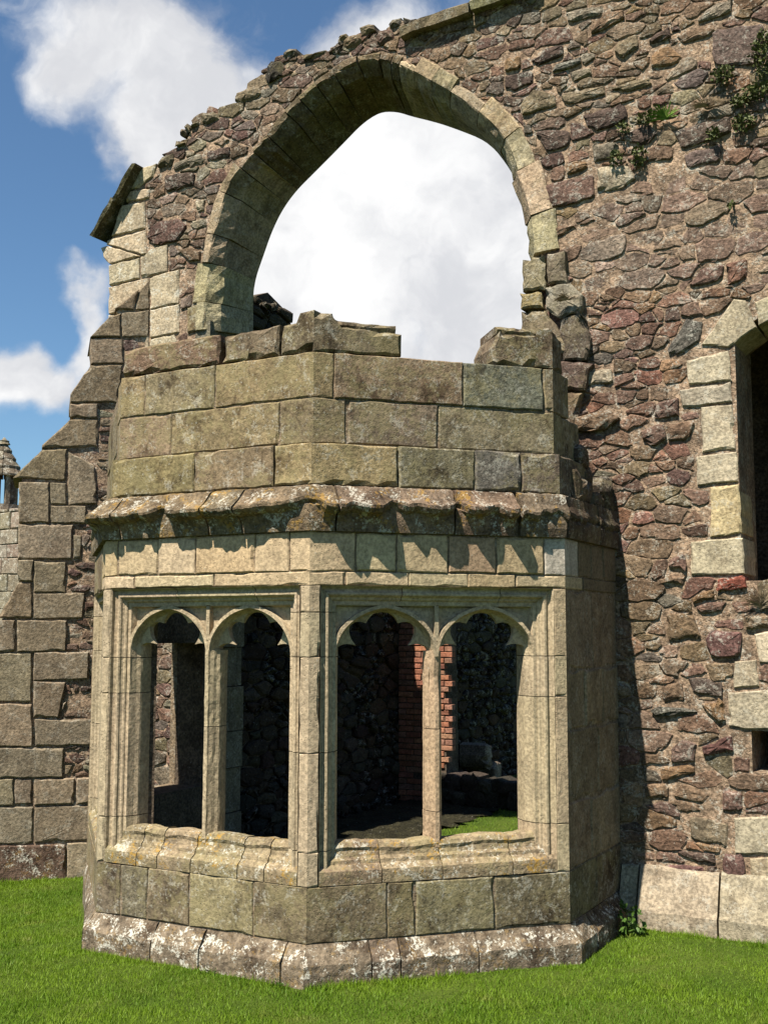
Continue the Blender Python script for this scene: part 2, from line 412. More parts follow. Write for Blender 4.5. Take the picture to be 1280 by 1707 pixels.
def build_grass():
    m = bpy.data.materials.new('grass_blade'); m.use_nodes = True; t = NT(m.node_tree); b = t.n['Principled BSDF']
    pos = t.node('ShaderNodeNewGeometry').outputs['Position']
    flat = t.vmath('MULTIPLY', pos, (1, 1, 0))
    big = t.ramp(t.noise(flat, 1.6, 5, .6), .34, .66); fine = t.ramp(t.noise(flat, 90, 2, .5), .3, .7)
    c = t.mix(big, (.060, .138, .004), (.135, .225, .011)); c = t.mix(t.math('MULTIPLY', fine, .5), c, (.175, .24, .024))
    c = t.mix(t.math('MULTIPLY', t.ramp(t.noise(flat, 4.5, 6, .7), .54, .68), .5), c, (.20, .19, .05))
    t.put(b.inputs['Base Color'], c); b.inputs['Roughness'].default_value = .6; b.inputs['Specular IOR Level'].default_value = .25
    tr = t.node('ShaderNodeBsdfTranslucent'); t.put(tr.inputs[0], t.mix(1, c, (1.3, 1.3, .7), 'MULTIPLY'))
    mx = t.node('ShaderNodeMixShader'); mx.inputs[0].default_value = .3; t.l.new(b.outputs[0], mx.inputs[1]); t.l.new(tr.outputs[0], mx.inputs[2])
    t.l.new(mx.outputs[0], t.n['Material Output'].inputs[0])
    g = np.random.default_rng(5)
    def scatter(n, x0, x1, y0, y1):
        return np.stack([g.uniform(x0, x1, n), g.uniform(y0, y1, n)], 1)
    P = np.concatenate([scatter(330000, -6.6, -.4, 3.2, 7.0), scatter(60000, -6.6, .6, 2.0, 3.6), scatter(36000, -5.4, -2.2, 7.3, 11.5), scatter(30000, -9, -6.2, 4, 8)])
    x, y = P[:, 0], P[:, 1]
    def pen(px, py): return px
    bay = (y > 4.70) & (y < 7.0) & (x > -5.385) & (x < -1.96) & (x+y > .39) & (y-x > 7.72)
    bay_in = (y > 5.2) & (y < 7.3) & (x > -5.0) & (x < -2.4)
    wall = (y > 6.66) & (y < 7.25)
    hallw = (y > 7.2) & (x < -4.3) & (x > -5.6)
    butt = (x < -5.75+.0) & ((x+5.75)*Q-(y-6.75)*Q < .0) & (y < 7.5) & ((x+5.75)*Q-(y-6.75)*Q > -.7)
    keep = ~(bay | wall | butt | hallw)
    P = P[keep]; edge = []
    for (ax, ay), (bx, by), k_ in (((-4.41, 4.745), (-3.06, 4.745), 2600), ((-3.0, 4.76), (-1.98, 5.76), 2800), ((-1.95, 6.60), (-.5, 6.60), 2600), ((-5.72, 6.62), (-6.6, 5.74), 1600)):
        tt = g.random(k_); sd = np.abs(g.normal(0, .035, k_)); L_ = math.hypot(bx-ax, by-ay); nx_, ny_ = (by-ay)/L_, -(bx-ax)/L_
        edge.append(np.stack([ax+(bx-ax)*tt+nx_*sd, ay+(by-ay)*tt+ny_*sd], 1))
    ne = sum(map(len, edge)); P = np.concatenate([P]+edge)
    x, y = P[:, 0], P[:, 1]; n = len(P)
    s = np.clip((-4.5-x)/1.3, 0, 1); gz = -.10*s*s*(3-2*s)-.004
    clump = .5+.5*np.sin(x*7.3+np.sin(y*5.1)*2)*np.cos(y*6.7+np.sin(x*4.3)*2)
    h = (.011+.016*g.random(n))*(.75+.5*clump); h[-ne:] *= g.uniform(.8, 2.8, ne)*(.6+.4*np.sin(x[-ne:]*17)*np.cos(y[-ne:]*13)); a = g.uniform(0, 2*np.pi, n); w = g.uniform(.0016, .0034, n)
    ln = h*g.uniform(.1, .9, n); la = g.uniform(0, 2*np.pi, n)
    V = np.empty((n, 3, 3)); dx, dy = np.cos(a)*w, np.sin(a)*w
    V[:, 0] = np.stack([x-dx, y-dy, gz], 1); V[:, 1] = np.stack([x+dx, y+dy, gz], 1); V[:, 2] = np.stack([x+np.cos(la)*ln, y+np.sin(la)*ln, gz+h], 1)
    me = bpy.data.meshes.new('grass'); me.vertices.add(n*3); me.vertices.foreach_set('co', V.ravel())
    me.loops.add(n*3); me.loops.foreach_set('vertex_index', np.arange(n*3)); me.polygons.add(n)
    me.polygons.foreach_set('loop_start', np.arange(n)*3); me.update(calc_edges=True); me.validate()
    me.materials.append(m); o = bpy.data.objects.new('grass', me); COL.objects.link(o); o['kind'] = 'stuff'; o['label'] = 'short green lawn grass around the ruined bay'; o['category'] = 'grass'
build_grass()
def floor_shade_sheet():  # sheet added in place of grass, its dark colour painting the shaded floor
    mb = MB(); R = random.Random(8); xs = np.linspace(-5.3, -4.26, 17); ys = np.linspace(7.0, 10.5, 50); V = []
    for y in ys:
        for i, x in enumerate(xs): V.append((x+(R.uniform(-.08, .08) if i == 16 else 0), y, .006+R.uniform(0, .05)*R.random()))
    n = len(xs); mb.add(V, [(j*n+i, j*n+i+1, (j+1)*n+i+1, (j+1)*n+i) for j in range(len(ys)-1) for i in range(n-1)])
    o = mb.build('floor_shade_sheet', MAT['floor_shade'], smooth=True); o['kind'] = 'structure'
floor_shade_sheet()

# ------------------------------------------------------------------ the great wall with the arch
c160 = crop(160, 230, 4.571); c840 = crop(840, 0, 2.909); c940 = crop(940, 420, 3.162); c1080 = crop(1080, 940, 4.49); c940b = crop(940, 940, 2.587)
TAN = (.36, .30, .19); GREY = (.27, .25, .20); BROWN = (.235, .175, .125); PURPLE = (.205, .142, .120); DARKP = (.13, .10, .088); RED = (.25, .14, .105); OCHRE = (.30, .205, .125)
PALE = (.50, .46, .36); CREAM = (.56, .50, .36); OLIVE = (.25, .22, .155); SLATE = (.16, .16, .145)

wall = thing('arched_wall', 'tall ruined rubble wall with a broad open arch above the bay', 'wall')
A_PX = [(343, 550), (344, 503), (351, 438), (361, 390), (379, 326), (402, 280), (452, 232), (480, 192), (527, 145), (595, 105), (632, 97), (663, 110), (690, 121), (718, 138), (752, 156), (797, 187), (843, 230), (864, 290), (886, 364), (891, 425)]
A_UV = [WP.uv(*p) for p in A_PX]
cpl = Plane((0, 7.25), (1, 0), (0, -1))
C_PX = [(422, 475), (440, 425), (457, 375), (485, 327), (555, 257), (615, 195), (650, 181), (675, 192), (720, 202), (752, 212)]
C_UV = [(-5.10, 4.05)]+[cpl.uv(*p) for p in C_PX]+[(-3.05, 5.22), (-2.86, 4.93), (-2.76, 4.62), (-2.72, 4.30)]
def resample(P, n):
    P = np.array(P); d = np.r_[0, np.cumsum(np.linalg.norm(np.diff(P, axis=0), axis=1))]; t = np.linspace(0, d[-1], n)
    return np.stack([np.interp(t, d, P[:, 0]), np.interp(t, d, P[:, 1])], 1)
NA = 240
A = resample(A_UV, NA)
# the back edge of the soffit follows the front edge point by point
Cc = resample(C_UV, NA)
def smooth_curve(P, w):
    k_ = np.ones(2*w+1)/(2*w+1); e0, e1 = P[0]*2-P[w:0:-1], P[-1]*2-P[-2:-w-2:-1]; E_ = np.concatenate([e0, P, e1])
    return np.stack([np.convolve(E_[:, i], k_, 'valid') for i in (0, 1)], 1)
A = smooth_curve(A, 7); Cc = smooth_curve(Cc, 8)
tanA = np.gradient(A, axis=0); tanA /= np.linalg.norm(tanA, axis=1)[:, None]
k = np.ones(15)/15
for i in range(2): tanA[:, i] = np.convolve(np.pad(tanA[:, i], 7, mode='edge'), k, 'valid')
tanA /= np.linalg.norm(tanA, axis=1)[:, None]
nrmA = np.stack([-tanA[:, 1], tanA[:, 0]], 1)      # outward (away from the opening): left side -> -x
ins = lambda i, a: A[i]-nrmA[i]*a

def px_index(x, y):
    u, z = WP.uv(x, y); return int(np.argmin((A[:, 0]-u)**2+(A[:, 1]-z)**2))
# joints between arch stones, read off the photograph
J_PX = [(343, 550), (344, 503), (351, 438), (361, 390), (379, 326), (402, 280), (427, 256), (452, 232), (480, 192), (503, 168), (527, 145), (560, 124), (595, 105), (632, 97), (650, 104), (664, 110), (688, 121), (718, 138), (752, 156), (797, 187), (843, 230), (862, 285), (886, 364), (891, 425)]
J = sorted(set(px_index(*p) for p in J_PX)); J[0] = 0; J[-1] = NA-1
J = [J[0]]+[b for a, b in zip(J[:-1], J[1:]) if b-a > 2]
voussoir_polys = []
TH = .50
def extr(i):      # visible width of the arch stones on the face
    x = A[i, 0]
    return .11 if x < -4.85 else (.055 if x < -3.45 else (.10 if x < -3.0 else .17))
for a, b in zip(J[:-1], J[1:]):
    R = random.Random(a*7+1); w = extr((a+b)//2)*R.uniform(.75, 1.35); pr = R.uniform(.004, .022); ch = R.uniform(.075, .105)
    rows = []; ks = np.linspace(a, b, 5)
    for q, kf in enumerate(ks):
        i = int(round(kf)); e = .004 if q in (0, 4) else 0
        i2 = min(NA-1, max(0, i)); A0 = A[i2]+tanA[i2]*(e if q == 0 else -e if q == 4 else 0)
        nn = nrmA[i2]; jj = lambda s=.010: R.uniform(-s, s)
        shift = A0-A[i2]; Ck = Cc[i2]+shift*0
        E = A0+nn*(w+jj(.008)); B = A0-nn*(ch*.75+jj()); B2 = A0-nn*(ch*.75+.012)
        bend = .012*math.sin(math.pi*q/4)
        rows.append([WP.pt(E[0], E[1], -.12), WP.pt(E[0], E[1], pr-.012), WP.pt(*(E-nn*.012), pr), WP.pt(*(A0+nn*.012), pr+jj()+bend*.3),
                     WP.pt(*A0, pr-.012+jj()), WP.pt(*(A0-nn*(ch*.4)), -ch*.55+jj()+bend), WP.pt(*B, -ch+jj()+bend*.6), WP.pt(*(B*.8+Ck*.2), -.17+jj()), WP.pt(*Ck, -TH), WP.pt(*(Ck+nn*.16), -TH), WP.pt(*(E*.5+Ck*.5+nn*.1), -.3)])
    mb = MB(); loft(mb, rows)
    xm = A[(a+b)//2, 0]; col = jitter_col((.60, .53, .38) if xm > -3.15 else (.52, .455, .32) if xm < -4.7 or xm > -3.5 else (.20, .165, .115), .16, R)  # upper left stones: rubble tone, with the soffit's shade put into the colour
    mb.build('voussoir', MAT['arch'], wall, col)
    e0, e1 = A[a]+nrmA[a]*w, A[b]+nrmA[b]*w
    voussoir_polys.append(ccw([tuple(A[a]-nrmA[a]*.1), tuple(A[b]-nrmA[b]*.1), tuple(e1), tuple(e0)]))

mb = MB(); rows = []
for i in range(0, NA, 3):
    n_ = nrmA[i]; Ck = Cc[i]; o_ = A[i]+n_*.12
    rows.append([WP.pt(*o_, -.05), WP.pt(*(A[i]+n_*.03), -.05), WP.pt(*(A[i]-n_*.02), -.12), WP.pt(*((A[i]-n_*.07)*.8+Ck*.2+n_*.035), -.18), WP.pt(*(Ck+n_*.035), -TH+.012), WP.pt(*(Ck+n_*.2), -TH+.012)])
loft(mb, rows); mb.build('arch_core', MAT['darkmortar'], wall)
# outline of the wall top, from left to right
TOP_PX = [(236, 282), (262, 268), (276, 262), (286, 258), (290, 247), (301, 232), (312, 222), (318, 205), (327, 196), (345, 186), (372, 182), (378, 166), (405, 158), (432, 140), (440, 112), (472, 100), (476, 84), (505, 81), (520, 88), (548, 82), (566, 66), (596, 56), (615, 52), (640, 42), (655, 32), (676, 40), (690, 52), (790, 12), (870, -12)]
TOP = [WP.uv(*p) for p in TOP_PX]
TOP += [(-2.2, 6.18), (-1.5, 6.45), (-.9, 6.62), (.7, 6.75)]
def top_z(u):
    P = TOP
    if u <= P[0][0]: return P[0][1]
    for (a, za), (b, zb) in zip(P[:-1], P[1:]):
        if a <= u <= b: return za+(zb-za)*(u-a)/max(1e-6, b-a)
    return P[-1][1]
WALL_R = .7
LEFT = -6.16
# openings of the wall
doorw = [WP.uv(x, y) for x, y in [(1218, 590), (1242, 960)]]
DU = (doorw[0][0]+doorw[1][0])/2; DZ0 = 2.0; DZ1 = WP.uv(1219, 560)[1]
door_hole = [(DU, DZ0), (DU+1.0, DZ0), (DU+1.0, DZ1), (DU+.85, DZ1+.10), (DU+.5, DZ1+.24), (DU+.15, DZ1+.10), (DU, DZ1)]
hu, hz = WP.uv(1248, 1216); hu2, hz2 = WP.uv(1262, 1288)
put_hole = [(hu+.01, hz2), (hu+.30, hz2), (hu+.30, hz-.006), (hu+.01, hz-.006)]
LJ, RJ = A[0, 0]+.02, A[-1, 0]-.03
arch_hole = [(LJ-.02, -.3), (RJ+.05, -.3)]+[tuple(A[i]+nrmA[i]*.05) for i in range(NA-1, -1, -8)]
def build_core():
    outer = [(LEFT+.03, -.3), (WALL_R, -.3)]+[(u, z-.05) for u, z in reversed(TOP)]+[(WP.uv(172, 402)[0]+.07, WP.uv(172, 402)[1]-.02), (LEFT+.03, 4.75)]
    # the arch hole touches the ground: make it part of the outline instead
    outer = [(LEFT+.03, -.3), (LJ-.02, -.3)]+[tuple(A[i]+nrmA[i]*.05) for i in range(0, NA, 6)]+[(RJ+.05, -.3), (WALL_R, -.3)]+outer[2:]
    mb = MB(); prism(mb, WP, outer, [door_hole, put_hole], -.007, -TH)
    mb.build('wall_core', MAT['mortar'], wall)
build_core()

# stones traced one by one on the wall face
special = []      # (polygon uv, colour, material, proud, back)
def sp(pts, col, mat='rubble', d=.012, back=-.15, **kw): special.append((ccw([WP.uv(*p) for p in pts]), col, mat, d, back, kw))
UPA = (.46, .42, .31)
for q in [[(345, 228), (470, 195), (440, 290), (330, 385), (262, 400)], [(222, 488), (262, 408), (330, 395), (415, 390), (410, 458), (330, 476)],
          [(198, 512), (375, 482), (385, 690), (118, 753)], [(92, 778), (388, 698), (390, 885), (350, 893), (86, 815)], [(40, 832), (84, 820), (346, 899), (115, 965), (62, 915)],
          [(103, 970), (335, 915), (340, 1070), (105, 1130)], [(345, 908), (395, 852), (550, 815), (550, 1020), (345, 1072)], [(98, 1140), (405, 1065), (405, 1300), (98, 1345)],
          [(412, 1068), (555, 1020), (640, 1000), (632, 1260), (415, 1308)], [(415, 1314), (640, 1264), (636, 1480), (415, 1528)], [(415, 1536), (600, 1495), (660, 1700), (415, 1700)], [(98, 1350), (405, 1305), (405, 1700), (98, 1700)]]:
    sp(c160(*q), jitter_col((.43, .385, .29), .08), 'pale', .010, -.3)
sp(c160((400, 720), (470, 640), (640, 615), (700, 680), (620, 790), (450, 825), (400, 790)), (.15, .10, .09), d=.03)
sp(c160((530, 280), (760, 260), (745, 370), (530, 415)), DARKP, d=.02); sp(c160((590, 190), (800, 110), (820, 200), (600, 255)), GREY, d=.015)
sp(c160((845, 90), (1020, 60), (1025, 150), (850, 180)), DARKP, d=.02); sp(c160((700, 1300), (840, 1245), (838, 1450), (700, 1490)), TAN, 'ashlar', .012)
sp(c160((630, 850), (700, 830), (800, 850), (800, 930), (710, 945)), BROWN, d=.02); sp(c160((760, 480), (830, 465), (830, 560), (765, 560)), PALE, d=.012)
for q, cc in [([(710, 260), (800, 210), (865, 275), (835, 310), (705, 335)], OCHRE), ([(530, 250), (560, 190), (645, 165), (655, 230), (570, 285)], OLIVE), ([(182, 905), (440, 838), (440, 955), (300, 1000), (190, 1000)], PURPLE),
              ([(145, 640), (320, 625), (320, 710), (210, 735)], DARKP), ([(375, 560), (590, 500), (600, 580), (460, 640), (400, 610)], DARKP), ([(445, 810), (600, 800), (640, 870), (560, 920), (450, 930)], PALE),
              ([(425, 690), (560, 690), (530, 770), (430, 790)], GREY), ([(830, 170), (1020, 112), (1030, 170), (860, 215)], BROWN), ([(1010, 150), (1270, 110), (1230, 320), (1010, 320)], (.19, .15, .14)), ([(870, 740), (1060, 700), (1050, 780), (880, 820)], (.20, .16, .15)),
              ([(2, 290), (80, 270), (80, 330), (2, 355)], OCHRE), ([(265, 460), (490, 410), (490, 460), (300, 510)], OLIVE), ([(75, 510), (150, 430), (255, 460), (250, 520), (90, 560)], (.27, .23, .16)), ([(290, 60), (480, 20), (480, 70), (310, 110)], GREY),
              ([(415, 130), (500, 60), (585, 50), (580, 100), (420, 170)], BROWN), ([(0, 370), (140, 340), (145, 400), (60, 440), (0, 430)], DARKP), ([(120, 290), (200, 235), (290, 220), (285, 270), (150, 325)], DARKP), ([(310, 355), (425, 320), (425, 370), (330, 400)], GREY),
              ([(295, 800), (400, 770), (405, 820), (300, 850)], OCHRE), ([(215, 1100), (340, 1085), (350, 1115), (235, 1160)], BROWN), ([(820, 640), (1090, 560), (1100, 650), (860, 725)], DARKP), ([(570, 640), (700, 600), (750, 650), (690, 710), (600, 690)], DARKP),
              ([(230, 320), (370, 275), (375, 310), (235, 358)], SLATE), ([(930, 90), (1020, 20), (1110, 0), (1100, 60), (940, 112)], GREY), ([(690, 205), (800, 120), (815, 180), (720, 215)], DARKP), ([(510, 430), (710, 365), (720, 410), (600, 450)], OLIVE)]:
    sp(c840(*q), cc, d=.02)
QUO = (.53, .49, .38)
for q, cc in [([(720, 490), (890, 247), (958, 252), (1015, 395), (868, 507)], (.46, .43, .32)), ([(1003, 265), (1130, 215), (1300, 225), (1300, 300), (1110, 345), (1022, 390)], (.47, .43, .32)), ([(640, 570), (870, 517), (883, 680), (655, 703)], QUO), ([(605, 726), (880, 684), (886, 793), (615, 823)], (.45, .42, .34)), ([(715, 820), (890, 800), (905, 1040), (725, 1058)], QUO),
              ([(692, 1075), (912, 1050), (918, 1213), (700, 1230)], QUO), ([(770, 1240), (922, 1222), (938, 1478), (766, 1508)], (.55, .48, .30)), ([(662, 1525), (945, 1502), (952, 1698), (668, 1707)], QUO)]:
    sp(c940(*q), cc, 'quoin', .008, -.35)
sp(c940((535, 530), (640, 350), (735, 365), (720, 470), (580, 555)), SLATE, d=.02); sp(c940((105, 635), (250, 607), (258, 690), (105, 710)), PALE, d=.02)
sp(c940((460, 885), (490, 790), (605, 770), (605, 865)), PURPLE, d=.02); sp(c940((545, 1670), (560, 1610), (640, 1590), (655, 1660)), PURPLE, d=.02)
sp(c940((530, 910), (690, 885), (660, 990), (545, 1000)), BROWN, d=.02); sp(c940((405, 940), (520, 905), (545, 990), (470, 1025), (410, 990)), PURPLE, d=.03)
sp(c940((650, 190), (730, 80), (845, 65), (830, 150)), PURPLE, d=.016); sp(c940((850, 60), (970, 30), (965, 140), (850, 175)), (.25, .15, .12), d=.016)
sp(c940((45, 880), (230, 835), (310, 880), (210, 945), (80, 950)), BROWN, d=.06)
for q, cc in [([(785, 520), (960, 490), (960, 740), (825, 745)], PALE), ([(640, 732), (812, 715), (830, 920), (635, 935)], PALE), ([(592, 960), (960, 938), (960, 1245), (740, 1237), (600, 1210)], (.46, .43, .34))]:
    sp(c1080(*q), cc, 'quoin', .008, -.3)
for q, cc in [([(510, 100), (725, 85), (740, 190), (600, 210), (510, 205)], (.33, .12, .09)), ([(420, 590), (470, 482), (700, 512), (690, 700), (480, 705)], (.19, .115, .11)), ([(130, 372), (330, 365), (405, 560), (140, 575)], (.26, .195, .13)), ([(75, 130), (150, 80), (285, 80), (265, 165)], BROWN), ([(330, 250), (490, 180), (500, 255), (335, 305)], OCHRE), ([(345, 330), (440, 280), (600, 280), (560, 350), (400, 385)], PURPLE),
              ([(290, 860), (420, 840), (565, 940), (565, 1000), (340, 975)], (.15, .125, .11)), ([(380, 1040), (575, 1020), (580, 1170), (510, 1185)], OCHRE), ([(390, 1370), (480, 1340), (620, 1265), (650, 1410), (420, 1445)], (.17, .095, .09)), ([(165, 1400), (240, 1310), (370, 1340), (345, 1490), (170, 1495)], (.24, .18, .16)), ([(70, 1520), (350, 1500), (360, 1560), (110, 1630)], OCHRE), ([(95, 900), (250, 885), (280, 1010), (110, 1045)], BROWN), ([(20, 1100), (60, 1070), (340, 1080), (370, 1115), (60, 1155)], SLATE), ([(715, 370), (960, 365), (960, 485), (730, 495)], BROWN)]:
    sp(c1080(*q), cc, d=.024)
for q, cc, mm in [([(730, 1090), (960, 1085), (960, 1255), (735, 1250)], PALE, 'quoin'), ([(797, 1267), (960, 1258), (960, 1400), (800, 1390)], (.50, .44, .33), 'quoin'), ([(680, 1250), (780, 1250), (780, 1405), (680, 1400)], (.22, .14, .135), 'rubble'), ([(427, 1290), (605, 1300), (605, 1385), (430, 1378)], (.22, .135, .13), 'rubble'), ([(612, 1300), (660, 1305), (660, 1390), (612, 1390)], DARKP, 'rubble'), ([(540, 1080), (710, 1120), (700, 1225), (545, 1190)], (.25, .22, .16), 'rubble'),
                  ([(345, 945), (450, 950), (455, 1020), (345, 1015)], BROWN, 'rubble'), ([(470, 1000), (510, 945), (630, 990), (590, 1040)], BROWN, 'rubble'), ([(475, 1240), (520, 1235), (655, 1250), (650, 1300), (560, 1290)], DARKP, 'rubble'), ([(680, 960), (770, 985), (770, 1060), (680, 1070)], PURPLE, 'rubble')]:
    sp(c940b(*q), cc, mm, .010 if mm == 'quoin' else .014)
# plinth of the wall
PLZ = .34
def plinth_stone(u0, u1, col):
    mb = MB(); R = random.Random(int(u0*100)); rows = []
    for q in range(5):
        u = u0+.006+(u1-u0-.012)*q/4; j = lambda s=.006: R.uniform(-s, s)
        rows.append([WP.pt(u, -.12, -.1), WP.pt(u, -.12, .12+j(.003)), WP.pt(u, .10+j(), .12+j(.003)), WP.pt(u, .125+j(), .105+j()), WP.pt(u, .24+j(), .06+j()), WP.pt(u, PLZ-.015+j(.008), .024), WP.pt(u, PLZ+j(.008), .01), WP.pt(u, PLZ, -.1)])
    loft(mb, rows); mb.build('plinth_stone', MAT['quoin'], wall, col)
us = [-2.03, -1.92, WP.uv(1203, 1520)[0], -.95, -.45, .1, WALL_R]
for a, b in zip(us[:-1], us[1:]): plinth_stone(a, b, jitter_col((.41, .38, .295), .08))
special_polys = [s[0] for s in special]
bound_polys = special_polys+voussoir_polys+[ccw(put_hole)]
R_w = random.Random(21)
def wsize(u, z):
    if z > 4.35: return (.19, .085)
    if z > 3.3: return (.18, .098)
    return (.185, .118)
arch_in = [tuple(A[i]+nrmA[i]*.03) for i in range(0, NA, 4)]+[(RJ, -.3), (LJ, -.3)]
def wkeep(u, z):
    if z < PLZ+.02 and u > -2.1: return False
    if z > top_z(u)-.015: return False
    if inside((u, z), arch_in): return False
    if DU < u < DU+1.0 and DZ0 < z < DZ1+.2: return False
    if u < WP.uv(236, 282)[0] and z < 5.6 and u < -5.62: return False
    return True
def zone_col(u, z, R):
    x, y = project(WP.pt(u, z))
    if u < -3.4: pal = [(PURPLE, 2), (DARKP, 6), (GREY, 3), (BROWN, 3), (OLIVE, 1), (SLATE, 2)]
    elif y < 250: pal = [(BROWN, 3), (OLIVE, 3), (GREY, 3), (DARKP, 2.5), (PURPLE, 3), (OCHRE, 1), ((.27, .22, .16), 3), (SLATE, 1)]
    elif y < 480: pal = [(PURPLE, 4), (BROWN, 3), (DARKP, 2), ((.25, .19, .155), 4), (GREY, 1.5), (PALE, .4), (OCHRE, .7)]
    elif y < 950: pal = [(BROWN, 4), (PURPLE, 4), ((.25, .165, .13), 3), (RED, .9), (OLIVE, 1), (DARKP, 1.6), (OCHRE, .9), (SLATE, .4)]
    else: pal = [(BROWN, 5), ((.265, .205, .155), 4), (PURPLE, 3), (OLIVE, 1), (SLATE, 1), (OCHRE, 1.2), (RED, .4), (PALE, .3)]
    t = R.random()*sum(w for _, w in pal)
    for c, w in pal:
        t -= w
        if t <= 0: return jitter_col(tuple(.72*a+.28*b for a, b in zip(c, (.245, .172, .125))), .2, R)
    return jitter_col(BROWN, .2, R)
cells = rubble_cells(-5.75, WALL_R, .25, 6.7, wsize, R_w, specials=bound_polys, keep=wkeep)
def px_area(pl, P):
    q = [project(pl.pt(*p)) for p in P]; cx = sum(a for a, b in q)/len(q); cy = sum(b for a, b in q)/len(q)
    return abs(area(q)) if -20 < cx < 1300 and -20 < cy < 1730 and not (cx > 165 and 600 < cy and cx < 930 and cy < 1600) else 0
def emit_rubble(pl, cells, parent, name, limit, colf, R, mat='rubble', smallmat='small', dep=(-.004, .008), gap=.0024, extra=0):
    cells = sorted(cells, key=lambda P: -px_area(pl, P)); mbs = MB(); n = 0
    for P in cells:
        cu, cz = centroid(P); mx, my = project(pl.pt(cu, cz)); d = R.uniform(*dep); g = gap*R.choice((.3, .6, 1, 1.6, 2.6)); pil = R.uniform(-.001, .003)
        if pl is WP and mx > 960 and 275 < my < 480: d = R.uniform(-.011, .006); g *= 1.6; pil *= .5
        big = abs(area(P))
        S = soften(P, R, .24); col = colf(cu, cz, R)
        if pl is WP and mx > 960 and 275 < my < 480: col = tuple(.6*c+.4*k for c, k in zip(col, (.30, .25, .21)))
        kw = dict(d=d, back=-.06, bev=.0045 if big > .006 else .0035, rough=.006 if big > .006 else .004, seg=.042, pillow=pil, gap=g, rnd=R, ring=big > .004, tilt=.045, fr=.0019 if big > .006 else .0015)
        if n < limit and px_area(pl, P) > 0:
            mb = MB(); stone(mb, pl, S, **kw); mb.build(name, MAT[mat], parent, col); n += 1
        else: stone(mbs, pl, S, tint=col, **kw)
    if mbs.v: mbs.build('small_stones', MAT[smallmat], parent, kind='stuff')
nspec = 0
for P, col, mat, d, back, kw in special:
    mb = MB(); R = random.Random(int(P[0][0]*991+P[0][1]*77))
    if mat == 'rubble': stone(mb, WP, soften(P, R, .2), d=d*R.uniform(.4, .9), back=-.1, bev=.007, rough=.006, seg=.05, pillow=.004, gap=.004, rnd=R, tilt=.04, fr=.0035); nm = 'stone'
    else: stone(mb, WP, P, d=d, back=back, bev=.006, rough=.004, seg=.05, pillow=.0, gap=.003, rnd=R, chip=.12, fr=.0012); nm = 'dressed_stone'
    mb.build(nm, MAT[mat], wall, jitter_col(col, .05, R), smooth=False); nspec += nm == 'stone'
emit_rubble(WP, cells, wall, 'stone', 295-nspec, zone_col, R_w)

# loose stones and copings along the broken top
def boulder(pl, u, z, w, h, dep, col, name, parent, mat='rubble', seed=0, d0=.03):
    """a rough block: deep, with an uneven outline"""
    R = random.Random(seed); n = 9; P = []
    for i in range(n):
        a = 2*math.pi*i/n+R.uniform(-.15, .15); k = 1/max(abs(math.cos(a)), abs(math.sin(a)))**.72
        P.append((u+math.cos(a)*w/2*k*R.uniform(.82, 1.05), z+math.sin(a)*h/2*k*R.uniform(.82, 1.05)))
    mb = MB(); stone(mb, pl, P, d=d0, back=-dep, bev=.014, rough=.007, seg=.05, pillow=.008, gap=0, rnd=R, tilt=.1, fr=.005); return mb.build(name, MAT[mat], parent, col)
for i, (x, y, w, h, col) in enumerate([(300, 240, 20, 12, OLIVE), (306, 222, 16, 14, OLIVE), (314, 214, 18, 10, OLIVE), (325, 208, 22, 10, OLIVE), (352, 196, 46, 24, OLIVE), (412, 160, 60, 26, OLIVE), (458, 118, 42, 40, (.045, .042, .038)), (482, 90, 34, 16, GREY), (525, 92, 60, 14, OLIVE), (561, 82, 30, 14, DARKP), (588, 70, 40, 24, BROWN), (572, 62, 20, 12, OLIVE), (612, 50, 34, 20, OLIVE), (642, 62, 40, 26, PURPLE), (660, 40, 26, 18, SLATE), (684, 38, 24, 10, SLATE), (632, 56, 18, 12, DARKP), (276, 268, 40, 26, OLIVE)]):
    u, z = WP.uv(x, y); s = 6.9/F_PX*1.1; boulder(WP, u, z, w*s, h*s, .30, jitter_col(col, .1), 'top_stone', wall, 'arch', seed=50+i, d0=.02)
def coping(p, q, th, name='coping_stone', front=.07, back=-.45, col=OLIVE, mat='arch'):
    (u0, z0), (u1, z1) = WP.uv(*p), WP.uv(*q); R = random.Random(int(p[0])); mb = MB(); rows = []
    L = math.hypot(u1-u0, z1-z0); nx, nz = -(z1-z0)/L, (u1-u0)/L
    if nz < 0: nx, nz = -nx, -nz
    for k in range(7):
        t = k/6; u, z = u0+(u1-u0)*t, z0+(z1-z0)*t; j = lambda s=.007: R.uniform(-s, s)
        rows.append([WP.pt(u, z, back), WP.pt(u+j(), z+j(), front), WP.pt(u+nx*th*.75+j(), z+nz*th*.75+j(), front+.01+j()), WP.pt(u+nx*th+j(), z+nz*th+j(), front-.025), WP.pt(u+nx*th, z+nz*th, back)])
    loft(mb, rows); mb.build(name, MAT[mat], wall, jitter_col(col, .08))
coping((674, 68), (788, 27), .085, col=OLIVE); coping((791, 25), (905, -16), .085, col=(.27, .27, .16))
for a, b in [((-2.45, 6.02), (-1.9, 6.24)), ((-1.88, 6.25), (-1.3, 6.46)), ((-1.28, 6.47), (-.6, 6.62)), ((-.58, 6.62), (.1, 6.68)), ((.12, 6.68), (.7, 6.75))]:
    coping(project(WP.pt(*a)), project(WP.pt(*b)), .085)
coping((206, 342), (239, 281), .035, front=.10, back=-.55, col=(.10, .10, .055)); coping((169, 401), (204, 339), .038, front=.10, back=-.55, col=(.10, .10, .055))

